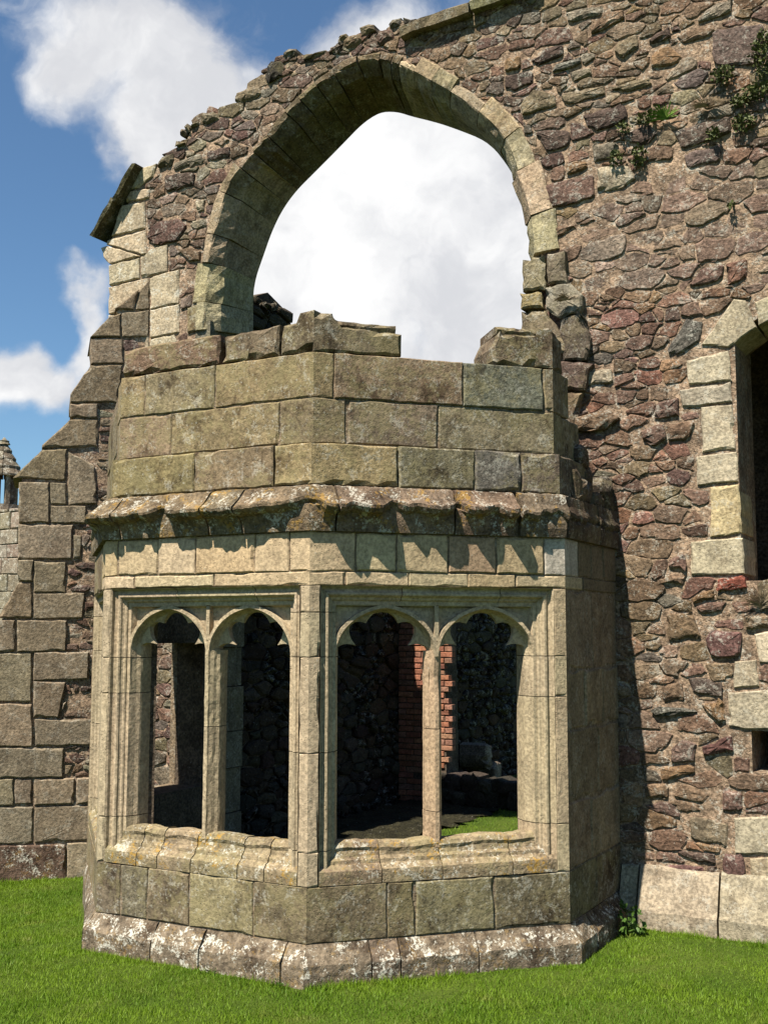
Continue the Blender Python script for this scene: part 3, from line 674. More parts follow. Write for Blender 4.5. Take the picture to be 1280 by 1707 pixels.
# right springing of the arch: weathered impost blocks standing on the bay
def blk(pl, pts, col, mat, parent, name, **kw):
    mb = MB(); kw.setdefault('rnd', random.Random(int(pts[0][0]*31+pts[0][1]))); stone(mb, pl, [pl.uv(*p) for p in pts], **kw); return mb.build(name, MAT[mat], parent, col)
IP = Plane((0, WALL_Y-.06), (1, 0), (0, -1))
for pts, col in [([(868, 432), (906, 424), (908, 482), (869, 486)], (.42, .39, .27)), ([(909, 424), (940, 418), (944, 472), (911, 474)], (.25, .22, .17)), ([(866, 489), (902, 485), (903, 513), (867, 516)], (.36, .31, .17)), ([(905, 478), (950, 470), (972, 490), (968, 520), (930, 530), (906, 512)], (.40, .38, .31)), ([(866, 518), (905, 516), (930, 545), (960, 590), (870, 590)], (.26, .22, .16)), ([(930, 530), (972, 522), (984, 560), (978, 600), (935, 600)], (.20, .17, .14)), ([(925, 600), (985, 602), (972, 650), (930, 650)], (.17, .13, .11)), ([(930, 655), (968, 655), (958, 720), (925, 720)], BROWN)]:
    blk(IP, pts, jitter_col(col, .06), 'arch', wall, 'impost_stone', d=.0, back=-.4, bev=.012, rough=.008, seg=.04, pillow=.002, fr=.003)
# jambs of the arch below the springing (inside the bay)
for side in (0, 1):
    z = 0.0; R = random.Random(side)
    while z < 4.0:
        h = R.uniform(.24, .36); h = min(h, 4.06-z); mb = MB()
        if side == 0: x0, x1 = LJ-.12, LJ+R.uniform(.0, .03)
        else: x0, x1 = RJ-R.uniform(0, .03), RJ+.2
        rows = [[(x0, WALL_Y+.005, zz), (x1, WALL_Y+.005, zz), (x1, WALL_Y+TH, zz), (x0, WALL_Y+TH, zz)] for zz in (z+.004, z+h-.004)]
        loft(mb, rows); mb.build('jamb_stone', MAT['arch'], wall, jitter_col(GREY, .15, R)); z += h
# dark room behind the doorway at the right
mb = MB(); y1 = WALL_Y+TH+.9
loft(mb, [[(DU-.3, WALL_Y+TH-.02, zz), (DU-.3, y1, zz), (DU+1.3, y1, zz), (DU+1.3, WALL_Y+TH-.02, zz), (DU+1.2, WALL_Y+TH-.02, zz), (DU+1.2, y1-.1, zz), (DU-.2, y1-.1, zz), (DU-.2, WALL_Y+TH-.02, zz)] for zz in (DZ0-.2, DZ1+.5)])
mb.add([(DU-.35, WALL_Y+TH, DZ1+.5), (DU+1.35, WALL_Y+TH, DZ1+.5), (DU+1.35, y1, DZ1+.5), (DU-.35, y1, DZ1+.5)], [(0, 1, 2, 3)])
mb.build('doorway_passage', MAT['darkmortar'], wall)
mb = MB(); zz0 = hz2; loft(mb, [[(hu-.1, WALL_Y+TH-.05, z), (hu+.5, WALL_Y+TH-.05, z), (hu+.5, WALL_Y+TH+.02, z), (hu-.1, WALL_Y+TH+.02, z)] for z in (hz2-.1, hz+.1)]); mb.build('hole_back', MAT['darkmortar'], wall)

# ------------------------------------------------------------------ corner buttress
butt = thing('corner_buttress', 'stepped ashlar buttress with sloping offsets left of the bay', 'buttress')
B_ST = [[(192, 515), (233, 481), (224, 517)], [(225, 517), (234, 483), (250, 466), (249, 516)], [(151, 562), (183, 528), (202, 523), (201, 562)], [(203, 521), (249, 518), (248, 562), (203, 562)], [(151, 564), (205, 564), (206, 606), (151, 607)],
        [(118, 658), (151, 609), (204, 609), (199, 671), (118, 671)], [(118, 673), (164, 673), (163, 697), (117, 697)], [(70, 742), (117, 699), (164, 700), (163, 745), (70, 747)], [(22, 796), (71, 749), (112, 748), (110, 801)], [(114, 752), (158, 775), (162, 839), (114, 842)],
        [(32, 804), (82, 804), (83, 871), (31, 871)], [(84, 805), (112, 805), (112, 841), (85, 841)], [(85, 843), (144, 843), (144, 872), (85, 872)], [(31, 874), (122, 874), (121, 932), (30, 932)], [(123, 892), (137, 892), (136, 930), (123, 931)], [(30, 934), (56, 934), (55, 969), (30, 969)],
        [(57, 935), (110, 937), (110, 987), (57, 987)], [(-3, 1030), (30, 972), (54, 971), (54, 1030)], [(56, 989), (142, 988), (139, 1030), (56, 1032)], [(-60, 1033), (26, 1033), (26, 1087), (-60, 1087)], [(29, 1034), (112, 1034), (110, 1085), (28, 1086)], [(-60, 1089), (54, 1088), (53, 1170), (-60, 1170)],
        [(57, 1087), (148, 1087), (147, 1132), (56, 1134)], [(56, 1136), (110, 1136), (98, 1196), (56, 1196)], [(-60, 1173), (54, 1173), (55, 1244), (-60, 1246)], [(59, 1199), (156, 1199), (158, 1241), (59, 1244)], [(-60, 1247), (107, 1246), (105, 1296), (-60, 1297)], [(-60, 1299), (23, 1298), (23, 1342), (-60, 1344)],
        [(25, 1298), (54, 1298), (53, 1338), (25, 1340)], [(57, 1298), (125, 1297), (124, 1340), (57, 1342)], [(128, 1296), (158, 1295), (158, 1338), (127, 1340)], [(-60, 1346), (56, 1344), (55, 1406), (-60, 1409)], [(58, 1344), (200, 1341), (200, 1398), (57, 1404)], [(-60, 1411), (110, 1407), (110, 1490), (-60, 1495)], [(112, 1406), (200, 1400), (200, 1480), (112, 1488)]]
B_SP = []
for i, pts in enumerate(B_ST):
    P = ccw([BP.uv(*p) for p in pts]); B_SP.append(P); R = random.Random(i); slope = i in (0, 2, 5, 7, 8, 17); low = i >= 33
    mb = MB(); stone(mb, BP, P, d=R.uniform(.008, .02), back=-.64 if slope else -.2, bev=.006, rough=.004, seg=.05, pillow=.0, gap=.002, rnd=R, chip=.1, fr=.001, tilt=.012)
    col = (.295, .258, .195) if not low else ((.17, .12, .10) if i == 33 else (.36, .31, .24))
    mb.build('weathering_stone' if slope else 'ashlar_block', MAT['plinth' if low and i == 33 else 'shade_ashlar'], butt, jitter_col((.24, .205, .145) if slope else col, .09, R))
B_OUT = [(250, 466), (233, 482), (192, 517), (203, 524), (183, 530), (153, 563), (153, 609), (120, 660), (120, 699), (72, 746), (34, 792), (34, 972), (0, 1032)]
bo = [BP.uv(*p) for p in B_OUT]; bo = [(u-.012 if u > 0 else u, z-.01) for u, z in bo]
bo += [(BP.uv(-60, 1060)[0], 1.78), (BP.uv(-60, 1060)[0], -.4), (-.02, -.4), (-.02, bo[0][1])]
mb = MB(); prism(mb, BP, bo, [], -.007, -.63); mb.build('rubble_core', MAT['mortar'], butt)
R_b = random.Random(4)
def bkeep(u, z): return inside((u, z), bo)
bc = rubble_cells(-.05, .75, -.1, 3.95, lambda u, z: (.13, .075), R_b, specials=B_SP, keep=bkeep)
def bcol(u, z, R): return jitter_col(R.choice([PURPLE, DARKP, BROWN, GREY, (.20, .15, .13), (.24, .2, .15)]), .18, R)
emit_rubble(BP, bc, butt, 'stone', 160, bcol, R_b, dep=(-.012, .008), gap=.004)

# ------------------------------------------------------------------ the bay
bay = thing('bay_window', 'three sided stone bay with traceried windows, open to the sky', 'bay window')
R_y = random.Random(11)
def face_u(pl, x, y): return pl.uv(x, y)[0]
def lerp_poly(pl, u0, u1, z0, z1): return [(u0, z0), (u1, z0), (u1, z1), (u0, z1)]
def course(plF, plR, z0, z1, fj, rj, y, mat, cols, name='ashlar_block', d=(0, .008), S=None, plS=None, wild=.003, bev=.0045, top=None, rend=None, sj=(), plL=None):
    """one course of ashlar: joints fj on the front face, rj on the canted face (photo x at height y); the stone at each corner wraps round it"""
    uF = [0.0]+[face_u(plF, x, y) for x in fj]; uR = [face_u(plR, x, y) for x in rj]+[plR.L if rend is None else rend]
    dd = R_y.uniform(*d); i = 0
    def one(parts, col):
        mb = MB()
        for pl, poly, fx in parts: stone(mb, pl, poly, d=dd0, back=-.10, bev=bev, rough=wild, seg=.06, pillow=.0, gap=R_y.choice((.002, .003, .003, .006)), fixed=fx, rnd=R_y, chip=.12)
        mb.build(name, MAT[mat], bay, jitter_col(col, .07 if mat == 'cream' else .16, R_y))
    # front stones; first carries round the left arris
    for a, b in zip(uF[:-1], uF[1:]):
        dd0 = 0.0 if a == 0 else R_y.uniform(*d)
        if a == 0 and plL is not None:
            one([(plF, lerp_poly(plF, a, b, z0, z1), (3,)), (plL, lerp_poly(plL, plL.L-.3, plL.L, z0, z1), (1,))], cols[i % len(cols)])
        else: one([(plF, lerp_poly(plF, a, b, z0, z1), ())], cols[i % len(cols)])
        i += 1
    dd0 = 0.0
    one([(plF, lerp_poly(plF, uF[-1], plF.L, z0, z1), (1,)), (plR, lerp_poly(plR, 0, uR[0], z0, z1), (3,))], cols[i % len(cols)]); i += 1
    for k, (a, b) in enumerate(zip(uR[:-1], uR[1:])):
        last = k == len(uR)-2; dd0 = 0.0 if last else R_y.uniform(*d)
        if last and plS is not None and sj: one([(plR, lerp_poly(plR, a, b, z0, z1), (1,)), (plS, lerp_poly(plS, 0, sj[0], z0, z1), (3,))], cols[i % len(cols)])
        else: one([(plR, lerp_poly(plR, a, b, z0, z1), ())], cols[i % len(cols)])
        i += 1
    if plS is not None and sj:
        for a, b in zip(sj[:-1], sj[1:]):
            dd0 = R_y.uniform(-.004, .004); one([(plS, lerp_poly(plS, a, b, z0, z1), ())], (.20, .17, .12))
YG = (.39, .33, .195); TG = (.35, .285, .19); GR = (.27, .225, .165); BL = (.24, .25, .215)
zc = [2.45, 2.672, 2.912, 3.154, 3.36]
sU = lambda x, y: US.uv(x, y)[0]
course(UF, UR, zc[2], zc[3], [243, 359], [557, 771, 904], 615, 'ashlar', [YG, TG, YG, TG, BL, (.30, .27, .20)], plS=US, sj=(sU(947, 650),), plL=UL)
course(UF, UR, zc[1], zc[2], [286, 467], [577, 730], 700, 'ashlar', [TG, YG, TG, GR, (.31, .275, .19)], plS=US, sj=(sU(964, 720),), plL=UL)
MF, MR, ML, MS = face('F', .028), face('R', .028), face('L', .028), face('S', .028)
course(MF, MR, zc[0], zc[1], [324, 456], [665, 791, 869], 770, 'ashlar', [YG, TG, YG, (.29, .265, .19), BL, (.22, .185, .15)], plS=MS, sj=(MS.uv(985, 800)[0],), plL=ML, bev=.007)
# parapet blocks on top, broken away in the middle
def pblock(pl, pts, col, fixed=(), other=None, mat='ashlar', name='parapet_block', depth=-.28, **kw):
    mb = MB(); R = random.Random(len(bpy.data.objects))
    k = dict(d=.0, back=depth, bev=.010, rough=.006, seg=.045, pillow=.0, gap=.004, rnd=R, chip=.2, fr=.0018); k.update(kw)
    stone(mb, pl, [pl.uv(*p) if not isinstance(p[0], str) else p[1] for p in pts], fixed=fixed, **k)
    if other: stone(mb, other[0], other[1], fixed=other[2], **k)
    return mb.build(name, MAT[mat], bay, jitter_col(col, .05, R))
z4 = UF.uv(300, 580)
pblock(UF, [('u', (.0, zc[3])), ('u', (face_u(UF, 366, 585), zc[3])), (366, 556), (300, 566), (232, 577), ('u', (.0, UF.uv(222, 580)[1]))], (.27, .19, .145))
pblock(UF, [('u', (face_u(UF, 370, 585), zc[3])), ('u', (face_u(UF, 465, 575), zc[3])), (466, 541), (420, 549), (378, 558), (371, 565)], (.27, .23, .17))
zt = UF.uv(512, 517)[1]
mbk = MB()
P1 = [(face_u(UF, 468, 565), zc[3]), (UF.L, zc[3]), (UF.L, zt), UF.uv(498, 520), UF.uv(490, 536), UF.uv(468, 541)]
stone(mbk, UF, P1, d=0, back=-.3, bev=.012, rough=.005, seg=.05, gap=.004, fixed=(1,), rnd=R_y)
uk = face_u(UR, 671, 560); zk = UR.uv(671, 556)[1]
P2 = [(0, zc[3]), (uk, zc[3]+.004), (uk+.005, zk), (uk-.12, zk+.012), (.13, zk+.012), (.10, zt-.01), (0, zt)]
stone(mbk, UR, P2, d=0, back=-.3, bev=.012, rough=.005, seg=.05, gap=.004, fixed=(6,), rnd=R_y)
mbk.build('parapet_block', MAT['ashlar'], bay, (.29, .255, .18))
def moulding(pl, u0, u1, zb, name, col):
    """worn roll along the top of a parapet block"""
    mb = MB(); R = random.Random(int(u0*100)); rows = []; n = 9
    for k in range(n):
        u = u0+(u1-u0)*k/(n-1); j = lambda s=.005: R.uniform(-s, s)
        rows.append([pl.pt(u, zb-.02, -.28), pl.pt(u, zb-.012+j(), -.035+j()), pl.pt(u, zb+.012+j(), -.022+j()), pl.pt(u, zb+.030+j(), -.030+j()), pl.pt(u, zb+.036+j(.007), -.06), pl.pt(u, zb+.03+j(.008), -.28)])
    loft(mb, rows); return mb.build(name, MAT['ashlar'], bay, col)
moulding(UR, .10, uk-.03, zk+.014, 'parapet_moulding', (.26, .225, .16))
u5 = face_u(UR, 826, 590); u6 = UR.L
z5 = UR.uv(850, 556)[1]; z6 = UR.uv(905, 550)[1]
pblock(UR, [('u', (u5, zc[3])), ('u', (u6, zc[3])), ('u', (u6, z6+.015)), ('u', (face_u(UR, 897, 560), z6+.015)), ('u', (face_u(UR, 895, 570), z5)), ('u', (u5+.03, z5+.01)), (818, 580), (822, 600)], (.27, .225, .165), fixed=(1,), other=(US, [(0, zc[3]), (sU(938, 580), zc[3]), (sU(936, 560), z6-.02), (0, z6+.015)], (3,)))
moulding(UR, u5+.02, face_u(UR, 895, 560), z5+.01, 'parapet_moulding', (.27, .22, .16))
# cornice: weathered sloping stones with a broken lip, in three directions
def cornice(pl0, u0, u1, cut0, cut1, col, seed, e=.128, brk=.4, zl=2.335, bites=()):
    """cut0/cut1: +1 when that end is mitred at a corner"""
    R = random.Random(seed); mb = MB(); n = max(6, int((u1-u0)/.024)); rows = []
    ph = R.uniform(0, 9); bite = 0
    for k in range(n+1):
        t = k/n; u = u0+(u1-u0)*t
        bt = brk*(.18*(1+math.sin(ph+t*6))+R.uniform(0, .16)+.12*math.sin(ph*3+t*19))+sum(a*math.exp(-((u-b)/w)**2) for b, a, w in bites)
        ee = e*(1-min(1.25, bt)*.62)*((.3+.7*(u/pl0.L)**2) if pl0 is FL else 1); zz = zl+min(1.2, bt)*.045; j = lambda s=.005: R.uniform(-s, s)
        prof = [(-.10, 2.448), (-.03, 2.450+j(.003)), (.01, 2.437+j(.003)), (ee*.55, zl+(2.44-zl)*.45+j(.004)), (ee, zz+j()), (ee-.001, zz-.016+j(.003)), (ee-.018, zz-.030-R.uniform(0, .010)), (max(.03, ee*.45), zz-.050+j(.004)), (.03, 2.255+j(.004)), (.022, 2.2095), (-.10, 2.2095)]
        row = []
        for dd, z in prof:
            uu = u
            if cut0 and k == 0: uu = u0-dd*S8
            if cut1 and k == n: uu = u1+dd*S8
            row.append(pl0.pt(uu, z, dd))
        rows.append(row)
    loft(mb, rows); return mb
SLC = (.265, .22, .155)
x2u = lambda pl, x, y: pl.uv(x, y, .10)[0]
cf = [x2u(FF, 186, 877), x2u(FF, 334, 862), x2u(FF, 390, 857)]; cr = [x2u(FR, 566, 845), x2u(FR, 766, 848), x2u(FR, 868, 850)]
BF = [(x2u(FF, x, 870), a, w) for x, a, w in [(225, .5, .03), (262, 1.0, .05), (440, .35, .06), (470, .5, .05)]]+[(FF.L, 1.1, .06)]
BR = [(0, 1.1, .05), (x2u(FR, 592, 850), .4, .04), (x2u(FR, 660, 850), .9, .05), (x2u(FR, 700, 850), .5, .04), (x2u(FR, 770, 850), 1.0, .04), (x2u(FR, 830, 850), .8, .05)]
fe_ = [(cf[0]+.006, cf[1]-.006), (cf[1]+.006, cf[2]-.005)]
for q, (a, b) in enumerate(fe_): cornice(FF, a, b, 0, 0, None, 20+q, brk=.45, bites=BF).build('cornice_stone', MAT['slope'], bay, jitter_col(SLC, .1))
for tup in [((FL, FL.L-.35, FL.L, 0, 1), (FF, 0, cf[0]-.005, 1, 0)), ((FF, cf[2]+.006, FF.L, 0, 1), (FR, 0, cr[0]-.006, 1, 0))]:
    mb = MB()
    for q, (pl, a, b, c0, c1) in enumerate(tup):
        m2 = cornice(pl, a, b, c0, c1, None, 31+q, brk=.4, bites=BF if pl is FF else BR if pl is FR else ()); o = len(mb.v); mb.v += m2.v; mb.f += [tuple(i+o for i in f) for f in m2.f]; mb.c += m2.c
    mb.build('cornice_stone', MAT['slope'], bay, jitter_col(SLC, .08))
cornice(FR, cr[0]+.006, cr[1]-.005, 0, 0, None, 41, brk=.5, bites=BR).build('cornice_stone', MAT['slope'], bay, jitter_col((.25, .20, .15), .08))
cornice(FR, cr[1]+.006, cr[2]-.004, 0, 0, None, 43, brk=.6, bites=BR).build('cornice_stone', MAT['slope'], bay, jitter_col((.25, .19, .15), .08))
cornice(FR, cr[2]+.03, FR.L, 0, 0, None, 44, brk=1.4, e=.075).build('cornice_stone', MAT['slope'], bay, (.22, .185, .14))
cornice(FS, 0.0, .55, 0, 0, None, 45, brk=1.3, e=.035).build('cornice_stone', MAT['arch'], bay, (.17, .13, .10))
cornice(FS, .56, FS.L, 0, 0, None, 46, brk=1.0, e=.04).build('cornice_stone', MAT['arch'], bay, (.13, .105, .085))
cornice(FL, .0, FL.L-.36, 0, 0, None, 47).build('cornice_stone', MAT['slope'], bay, SLC)
# broken masonry where the side wall was torn from the great wall
for i, (y_, z_, w, h, col) in enumerate([(.42, 2.50, .30, .16, (.15, .12, .10)), (.66, 2.46, .26, .15, (.12, .10, .085)), (.80, 2.56, .22, .14, (.10, .085, .07)), (.52, 2.60, .2, .11, (.13, .10, .085)), (.78, 2.36, .25, .12, (.13, .10, .09)), (.30, 2.52, .26, .2, (.15, .12, .09)), (.45, 2.72, .18, .14, (.14, .11, .09)), (.62, 2.34, .3, .16, (.12, .10, .08)), (.86, 2.48, .22, .2, (.11, .09, .07)), (.86, 2.28, .2, .16, (.11, .09, .07)), (.35, 2.33, .3, .15, (.16, .12, .09))]):
    boulder(FS, y_, z_, w, h, .26, col, 'broken_stone', bay, 'arch', seed=80+i, d0=-.02+.01*(i % 3))
# frieze of cream blocks and the lintel band
CR1 = (.52, .44, .30); CR2 = (.49, .405, .27); CR3 = (.54, .465, .33)
side_j = (.22, .45, .68, FS.L)
course(FF, FR, 2.006, 2.208, [196, 264.5, 326.5, 425, 482], [593, 662, 747, 827, 907], 925, 'cream', [CR2, CR1, CR3, CR2, CR1, CR1, CR1, CR2, (.45, .34, .24), CR2, (.50, .47, .42), CR2], d=(0, .006), wild=.003, bev=.005, plS=FS, sj=side_j, plL=FL)
WZ0, WZ1 = .456, 1.935
course(FF, FR, WZ1, 2.006, [224, 357], [577, 681, 780, 859], 968, 'cream', [CR3, CR3, CR1, CR1, CR1, CR2, CR1], d=(0, .003), wild=.002, bev=.004, plS=FS, sj=(.30, FS.L), plL=FL)
course(FF, FR, .186, WZ0, [200, 246, 315, 422], [645, 692, 824], 1500, 'ashlar', [GR, (.24, .225, .18), (.33, .29, .2), (.35, .31, .2), (.34, .31, .2), (.33, .3, .19), (.32, .29, .19), (.31, .28, .18)], d=(0, .008), plS=FS, sj=(.45, FS.L), plL=FL)
# side walls in shade: ashlar courses
for z0, z1, js in [(.456, .80, (0, .38, FS.L)), (.80, 1.18, (0, .52, FS.L)), (1.18, 1.50, (0, .30, .62, FS.L)), (1.50, WZ1, (0, .45, FS.L))]:
    for a, b in zip(js[:-1], js[1:]):
        mb = MB()
        fx = (3,) if a == 0 else ()
        stone(mb, FS, lerp_poly(FS, a, b, z0, z1), d=0 if a == 0 else R_y.uniform(-.004, .006), back=-.1, fixed=fx, rnd=R_y, wild=0) if False else stone(mb, FS, lerp_poly(FS, a, b, z0, z1), d=0 if a == 0 else R_y.uniform(-.004, .006), back=-.1, fixed=fx, rnd=R_y)
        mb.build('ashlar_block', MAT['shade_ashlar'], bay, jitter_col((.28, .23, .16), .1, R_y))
TH0, TH1 = .10, .66      # opening in the left return, next to the great wall
for pl in (FT,):
    for z0, z1, js in [(-.1, .60, (0, pl.L*.5, pl.L)), (.60, 1.1, (0, TH0, TH1, pl.L)), (1.1, 1.62, (0, TH0, TH1, pl.L)), (1.62, 2.2, (0, pl.L*.45, pl.L))]:
        for a, b in zip(js[:-1], js[1:]):
            if (a, b) == (TH0, TH1): continue
            mb = MB(); stone(mb, pl, lerp_poly(pl, a, b, z0, z1), rnd=R_y); mb.build('ashlar_block', MAT['shade_ashlar'], bay, jitter_col(TG, .1, R_y))
for z0, z1 in [(2.45, 2.75), (2.75, 3.05)]:
    mb = MB(); stone(mb, UT, lerp_poly(UT, .25, UT.L, z0, z1), rnd=R_y); mb.build('ashlar_block', MAT['shade_ashlar'], bay, jitter_col(TG, .1, R_y))
    mb = MB(); stone(mb, UL, lerp_poly(UL, 0, UL.L-.31, z0, z1), rnd=R_y); mb.build('ashlar_block', MAT['ashlar'], bay, jitter_col(TG, .1, R_y))
for z0, z1 in [(.186, .456), (1.935, 2.2)]:
    mb = MB(); stone(mb, FL, lerp_poly(FL, 0, FL.L-.31, z0, z1), rnd=R_y); mb.build('ashlar_block', MAT['ashlar'], bay, jitter_col(TG, .1, R_y))
# plinth with a chamfered, lichened top
def plinth(parts, col, seed):
    mb = MB(); R = random.Random(seed)
    for pl, u0, u1, c0, c1 in parts:
        n = max(3, int((u1-u0)/.07)); rows = []
        for k in range(n+1):
            u = u0+(u1-u0)*k/n; row = []; j = lambda s=.006: R.uniform(-s, s)
            for dd, z in [(-.10, -.2), (.066, -.2), (.066+j(.004), -.02), (.066+j(.004), .060+j(.01)), (.064+j(.004), .098+j(.008)), (.040+j(), .132+j()), (.012+j(), .168+j()), (-.001, .184), (-.10, .184)]:
                uu = u
                if c0 and k == 0: uu = u0-dd*c0
                if c1 and k == n: uu = u1+dd*c1
                if dd > 0 and pl is FL: dd *= .25+.75*(u/pl.L)**2
                if dd > 0 and pl is FT: dd *= .25
                row.append(pl.pt(uu, z, dd))
            rows.append(row)
        loft(mb, rows)
    mb.build('plinth_stone', MAT['plinth'], bay, col)
PC = (.25, .215, .165)
pf = [face_u(FF, x, 1560+abs(x-265)*.02) for x in (265, 345, 480)]; pr = [face_u(FR, x, 1600) for x in (614, 662, 791)]
g_ = .004
plinth([(FL, FL.L-.4, FL.L, 0, S8), (FF, 0, pf[0]-g_, S8, 0)], PC, 1); plinth([(FF, pf[0]+g_, pf[1]-g_, 0, 0)], PC, 2); plinth([(FF, pf[1]+g_, pf[2]-g_, 0, 0)], PC, 3)
plinth([(FF, pf[2]+g_, FF.L, 0, S8), (FR, 0, pr[0]-g_, S8, 0)], PC, 4); plinth([(FR, pr[0]+g_, pr[1]-g_, 0, 0)], (.2, .165, .13), 5); plinth([(FR, pr[1]+g_, pr[2]-g_, 0, 0)], PC, 6)
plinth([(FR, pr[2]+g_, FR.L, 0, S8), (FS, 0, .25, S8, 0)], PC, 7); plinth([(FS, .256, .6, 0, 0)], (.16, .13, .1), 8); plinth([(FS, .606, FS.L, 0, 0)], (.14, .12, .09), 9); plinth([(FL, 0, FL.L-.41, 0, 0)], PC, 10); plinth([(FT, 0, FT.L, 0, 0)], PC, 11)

# --- traceried windows
PROF = [(0, 0), (.005, .010), (.008, .040), (.018, .052), (.028, .046), (.034, .034), (.045, .034), (.051, .046), (.053, .064), (.060, .076), (.068, .078), (.073, .088), (.075, .100), (.094, .100), (.098, .112), (.108, .140), (.120, .160), (.123, .172), (.123, .26)]
def arch_pts(W2, H, n=26):
    """left springing to right springing of a low two-centred light head"""
    out = []
    for i in range(n+1):
        a = math.pi*i/n; s = -math.cos(a); out.append((s*W2, H*(.90*math.sin(a)**.92+.10*(1-abs(s)))))
    return out
def window(pl, u0, u1, name_label, col, jl, jr, sills, mull_break=None, seed=0):
    R = random.Random(seed); zs = 1.575; zT = WZ1-.080; um = (u0+u1)/2; zb = .60
    def V(u, z, d): return pl.pt(u, z, -(d*.62 if d < .1 else d-.038))   # shallow outer mouldings, deeper splay
    # the tracery slab (spandrels and back) is the window part itself
    mb = MB(); lights = []
    ua, ub = u0+.075, u1-.075; fw_ = .018
    for a, b in ((ua, um+fw_/2), (um-fw_/2, ub)):
        c, W2 = (a+b)/2, (b-a)/2; H = zT-.012-zs; pts = arch_pts(W2, H); lights.append((c, W2, H, pts))
        for dep in (.135, .20):
            rows = [[V(c+x, zs+z, dep) for x, z in pts], [V(c+x, zT-.006, dep) for x, z in pts]]
            loft(mb, rows if dep < .15 else rows[::-1], closed=False)
    win = mb.build('window', MAT['cream'], bay, col); win['label'] = name_label
    # arch ribs with cusps
    for c, W2, H, pts in lights:
        p = np.array(pts); tg = np.gradient(p, axis=0); tg /= np.linalg.norm(tg, axis=1)[:, None]; nr = np.stack([tg[:, 1], -tg[:, 0]], 1)
        off = lambda i, a: (c+p[i, 0]+nr[i, 0]*a, zs+p[i, 1]+nr[i, 1]*a)
        mb = MB(); rows = []
        for i in range(len(p)):
            j = R.uniform(-.002, .002)
            rows.append([V(*off(i, 0), .136), V(*off(i, 0), .101+j), V(*off(i, fw_), .100+j), V(*off(i, fw_+.003), .108), V(*off(i, .027), .140), V(*off(i, .036), .160), V(*off(i, .039), .172), V(*off(i, .032), .205), V(*off(i, 0), .205)])
        loft(mb, rows); mb.build('light_arch', MAT['cream'], win, jitter_col(col, .05, R))
        # cusps: thin stone with hollow sides
        arc = np.r_[0, np.cumsum(np.linalg.norm(np.diff(p, axis=0), axis=1))]; arc /= arc[-1]
        for fc, ln in ((.15, .098), (.36, .040), (.64, .040), (.85, .098)):
            mb = MB(); rows = []; tilt = 0
            for q in range(-7, 8):
                f = fc+q/7*.115; i = int(np.clip(np.searchsorted(arc, f), 1, len(p)-1)); t_ = (f-arc[i-1])/(arc[i]-arc[i-1]); t_ = min(1, max(0, t_))
                P0 = p[i-1]*(1-t_)+p[i]*t_; N0 = nr[i-1]*(1-t_)+nr[i]*t_
                hgt = .032+ln*max(0, 1-abs(q)/7.0)**1.9; a0 = .028
                th = .020*(1-.6*max(0, 1-abs(q)/7)**2)
                pa = (c+P0[0]+N0[0]*a0, zs+P0[1]+N0[1]*a0); pb = (c+P0[0]+N0[0]*hgt, zs+P0[1]+N0[1]*hgt)
                rows.append([V(*pa, .178-.022), V(*pb, .178-th), V(*pb, .178+th), V(*pa, .178+.022)])
            loft(mb, rows); mb.build('cusp', MAT['cream'], win, jitter_col(col, .05, R))
    # vertical fillet between the two heads, fillet along the top
    mb = MB(); loft(mb, [[V(um-.011, z, .2), V(um-.011, z, .102), V(um+.011, z, .102), V(um+.011, z, .2)] for z in (zs+.08, zT)])
    loft(mb, [[V(u, zT-.02, .2), V(u, zT-.018, .102), V(u, zT+.002, .102), V(u, zT+.002, .2)] for u in (ua, ub)]); mb.build('fillet', MAT['cream'], win, col)
    # mullion
    MP = [(-.011, .100), (.011, .100), (.015, .112), (.026, .128), (.033, .146), (.043, .160), (.046, .172), (.046, .20), (.026, .25), (-.026, .25), (-.046, .20), (-.046, .172), (-.043, .160), (-.033, .146), (-.028, .128), (-.015, .112)]
    zz = [zb]+([mull_break] if mull_break else [])+[1.20, zs+.03]
    for a, b in zip(zz[:-1], zz[1:]):
        mb = MB(); rows = []; n = 9
        for k in range(n+1):
            z = a+.002+(b-a-.004)*k/n; worn = 1-(.35*math.exp(-((z-1.46)/.10)**2) if mull_break else 0)
            rows.append([V(um+x+R.uniform(-.0015, .0015), z, (.1+(dd-.1)*1 if dd > .13 else dd+(.012*(1-worn)*5)*1)+R.uniform(-.0012, .0012)) for x, dd in MP])
        loft(mb, rows); mb.build('mullion', MAT['cream'], win, jitter_col((.48, .385, .27) if mull_break else col, .05, R))
    # moulded jambs, cut into blocks at their joints
    for side, js in ((0, jl), (1, jr)):
        for k, (a, b) in enumerate(zip(js[:-1], js[1:])):
            mb = MB(); top = b >= WZ1-1e-6; rows = []; n = max(2, int((b-a)/.09))
            prof = PROF
            for q in range(n+1):
                t_ = q/n; row = []
                for x, dd in prof:
                    zt_ = (WZ1-x) if top else b-.002
                    z = (a+.002)+(zt_-a-.002)*t_; jx = R.uniform(-.0012, .0012)
                    row.append(V((u0+x+jx) if side == 0 else (u1-x+jx), z, dd+R.uniform(-.001, .001)))
                rows.append(row)
            loft(mb, rows, closed=False) if side == 1 else loft(mb, [r[::-1] for r in rows], closed=False)
            mb.build('jamb_block', MAT['cream'], win, jitter_col(col, .06, R))
    hj = [u0, u0+(u1-u0)*R.uniform(.3, .4), u0+(u1-u0)*R.uniform(.65, .8), u1]
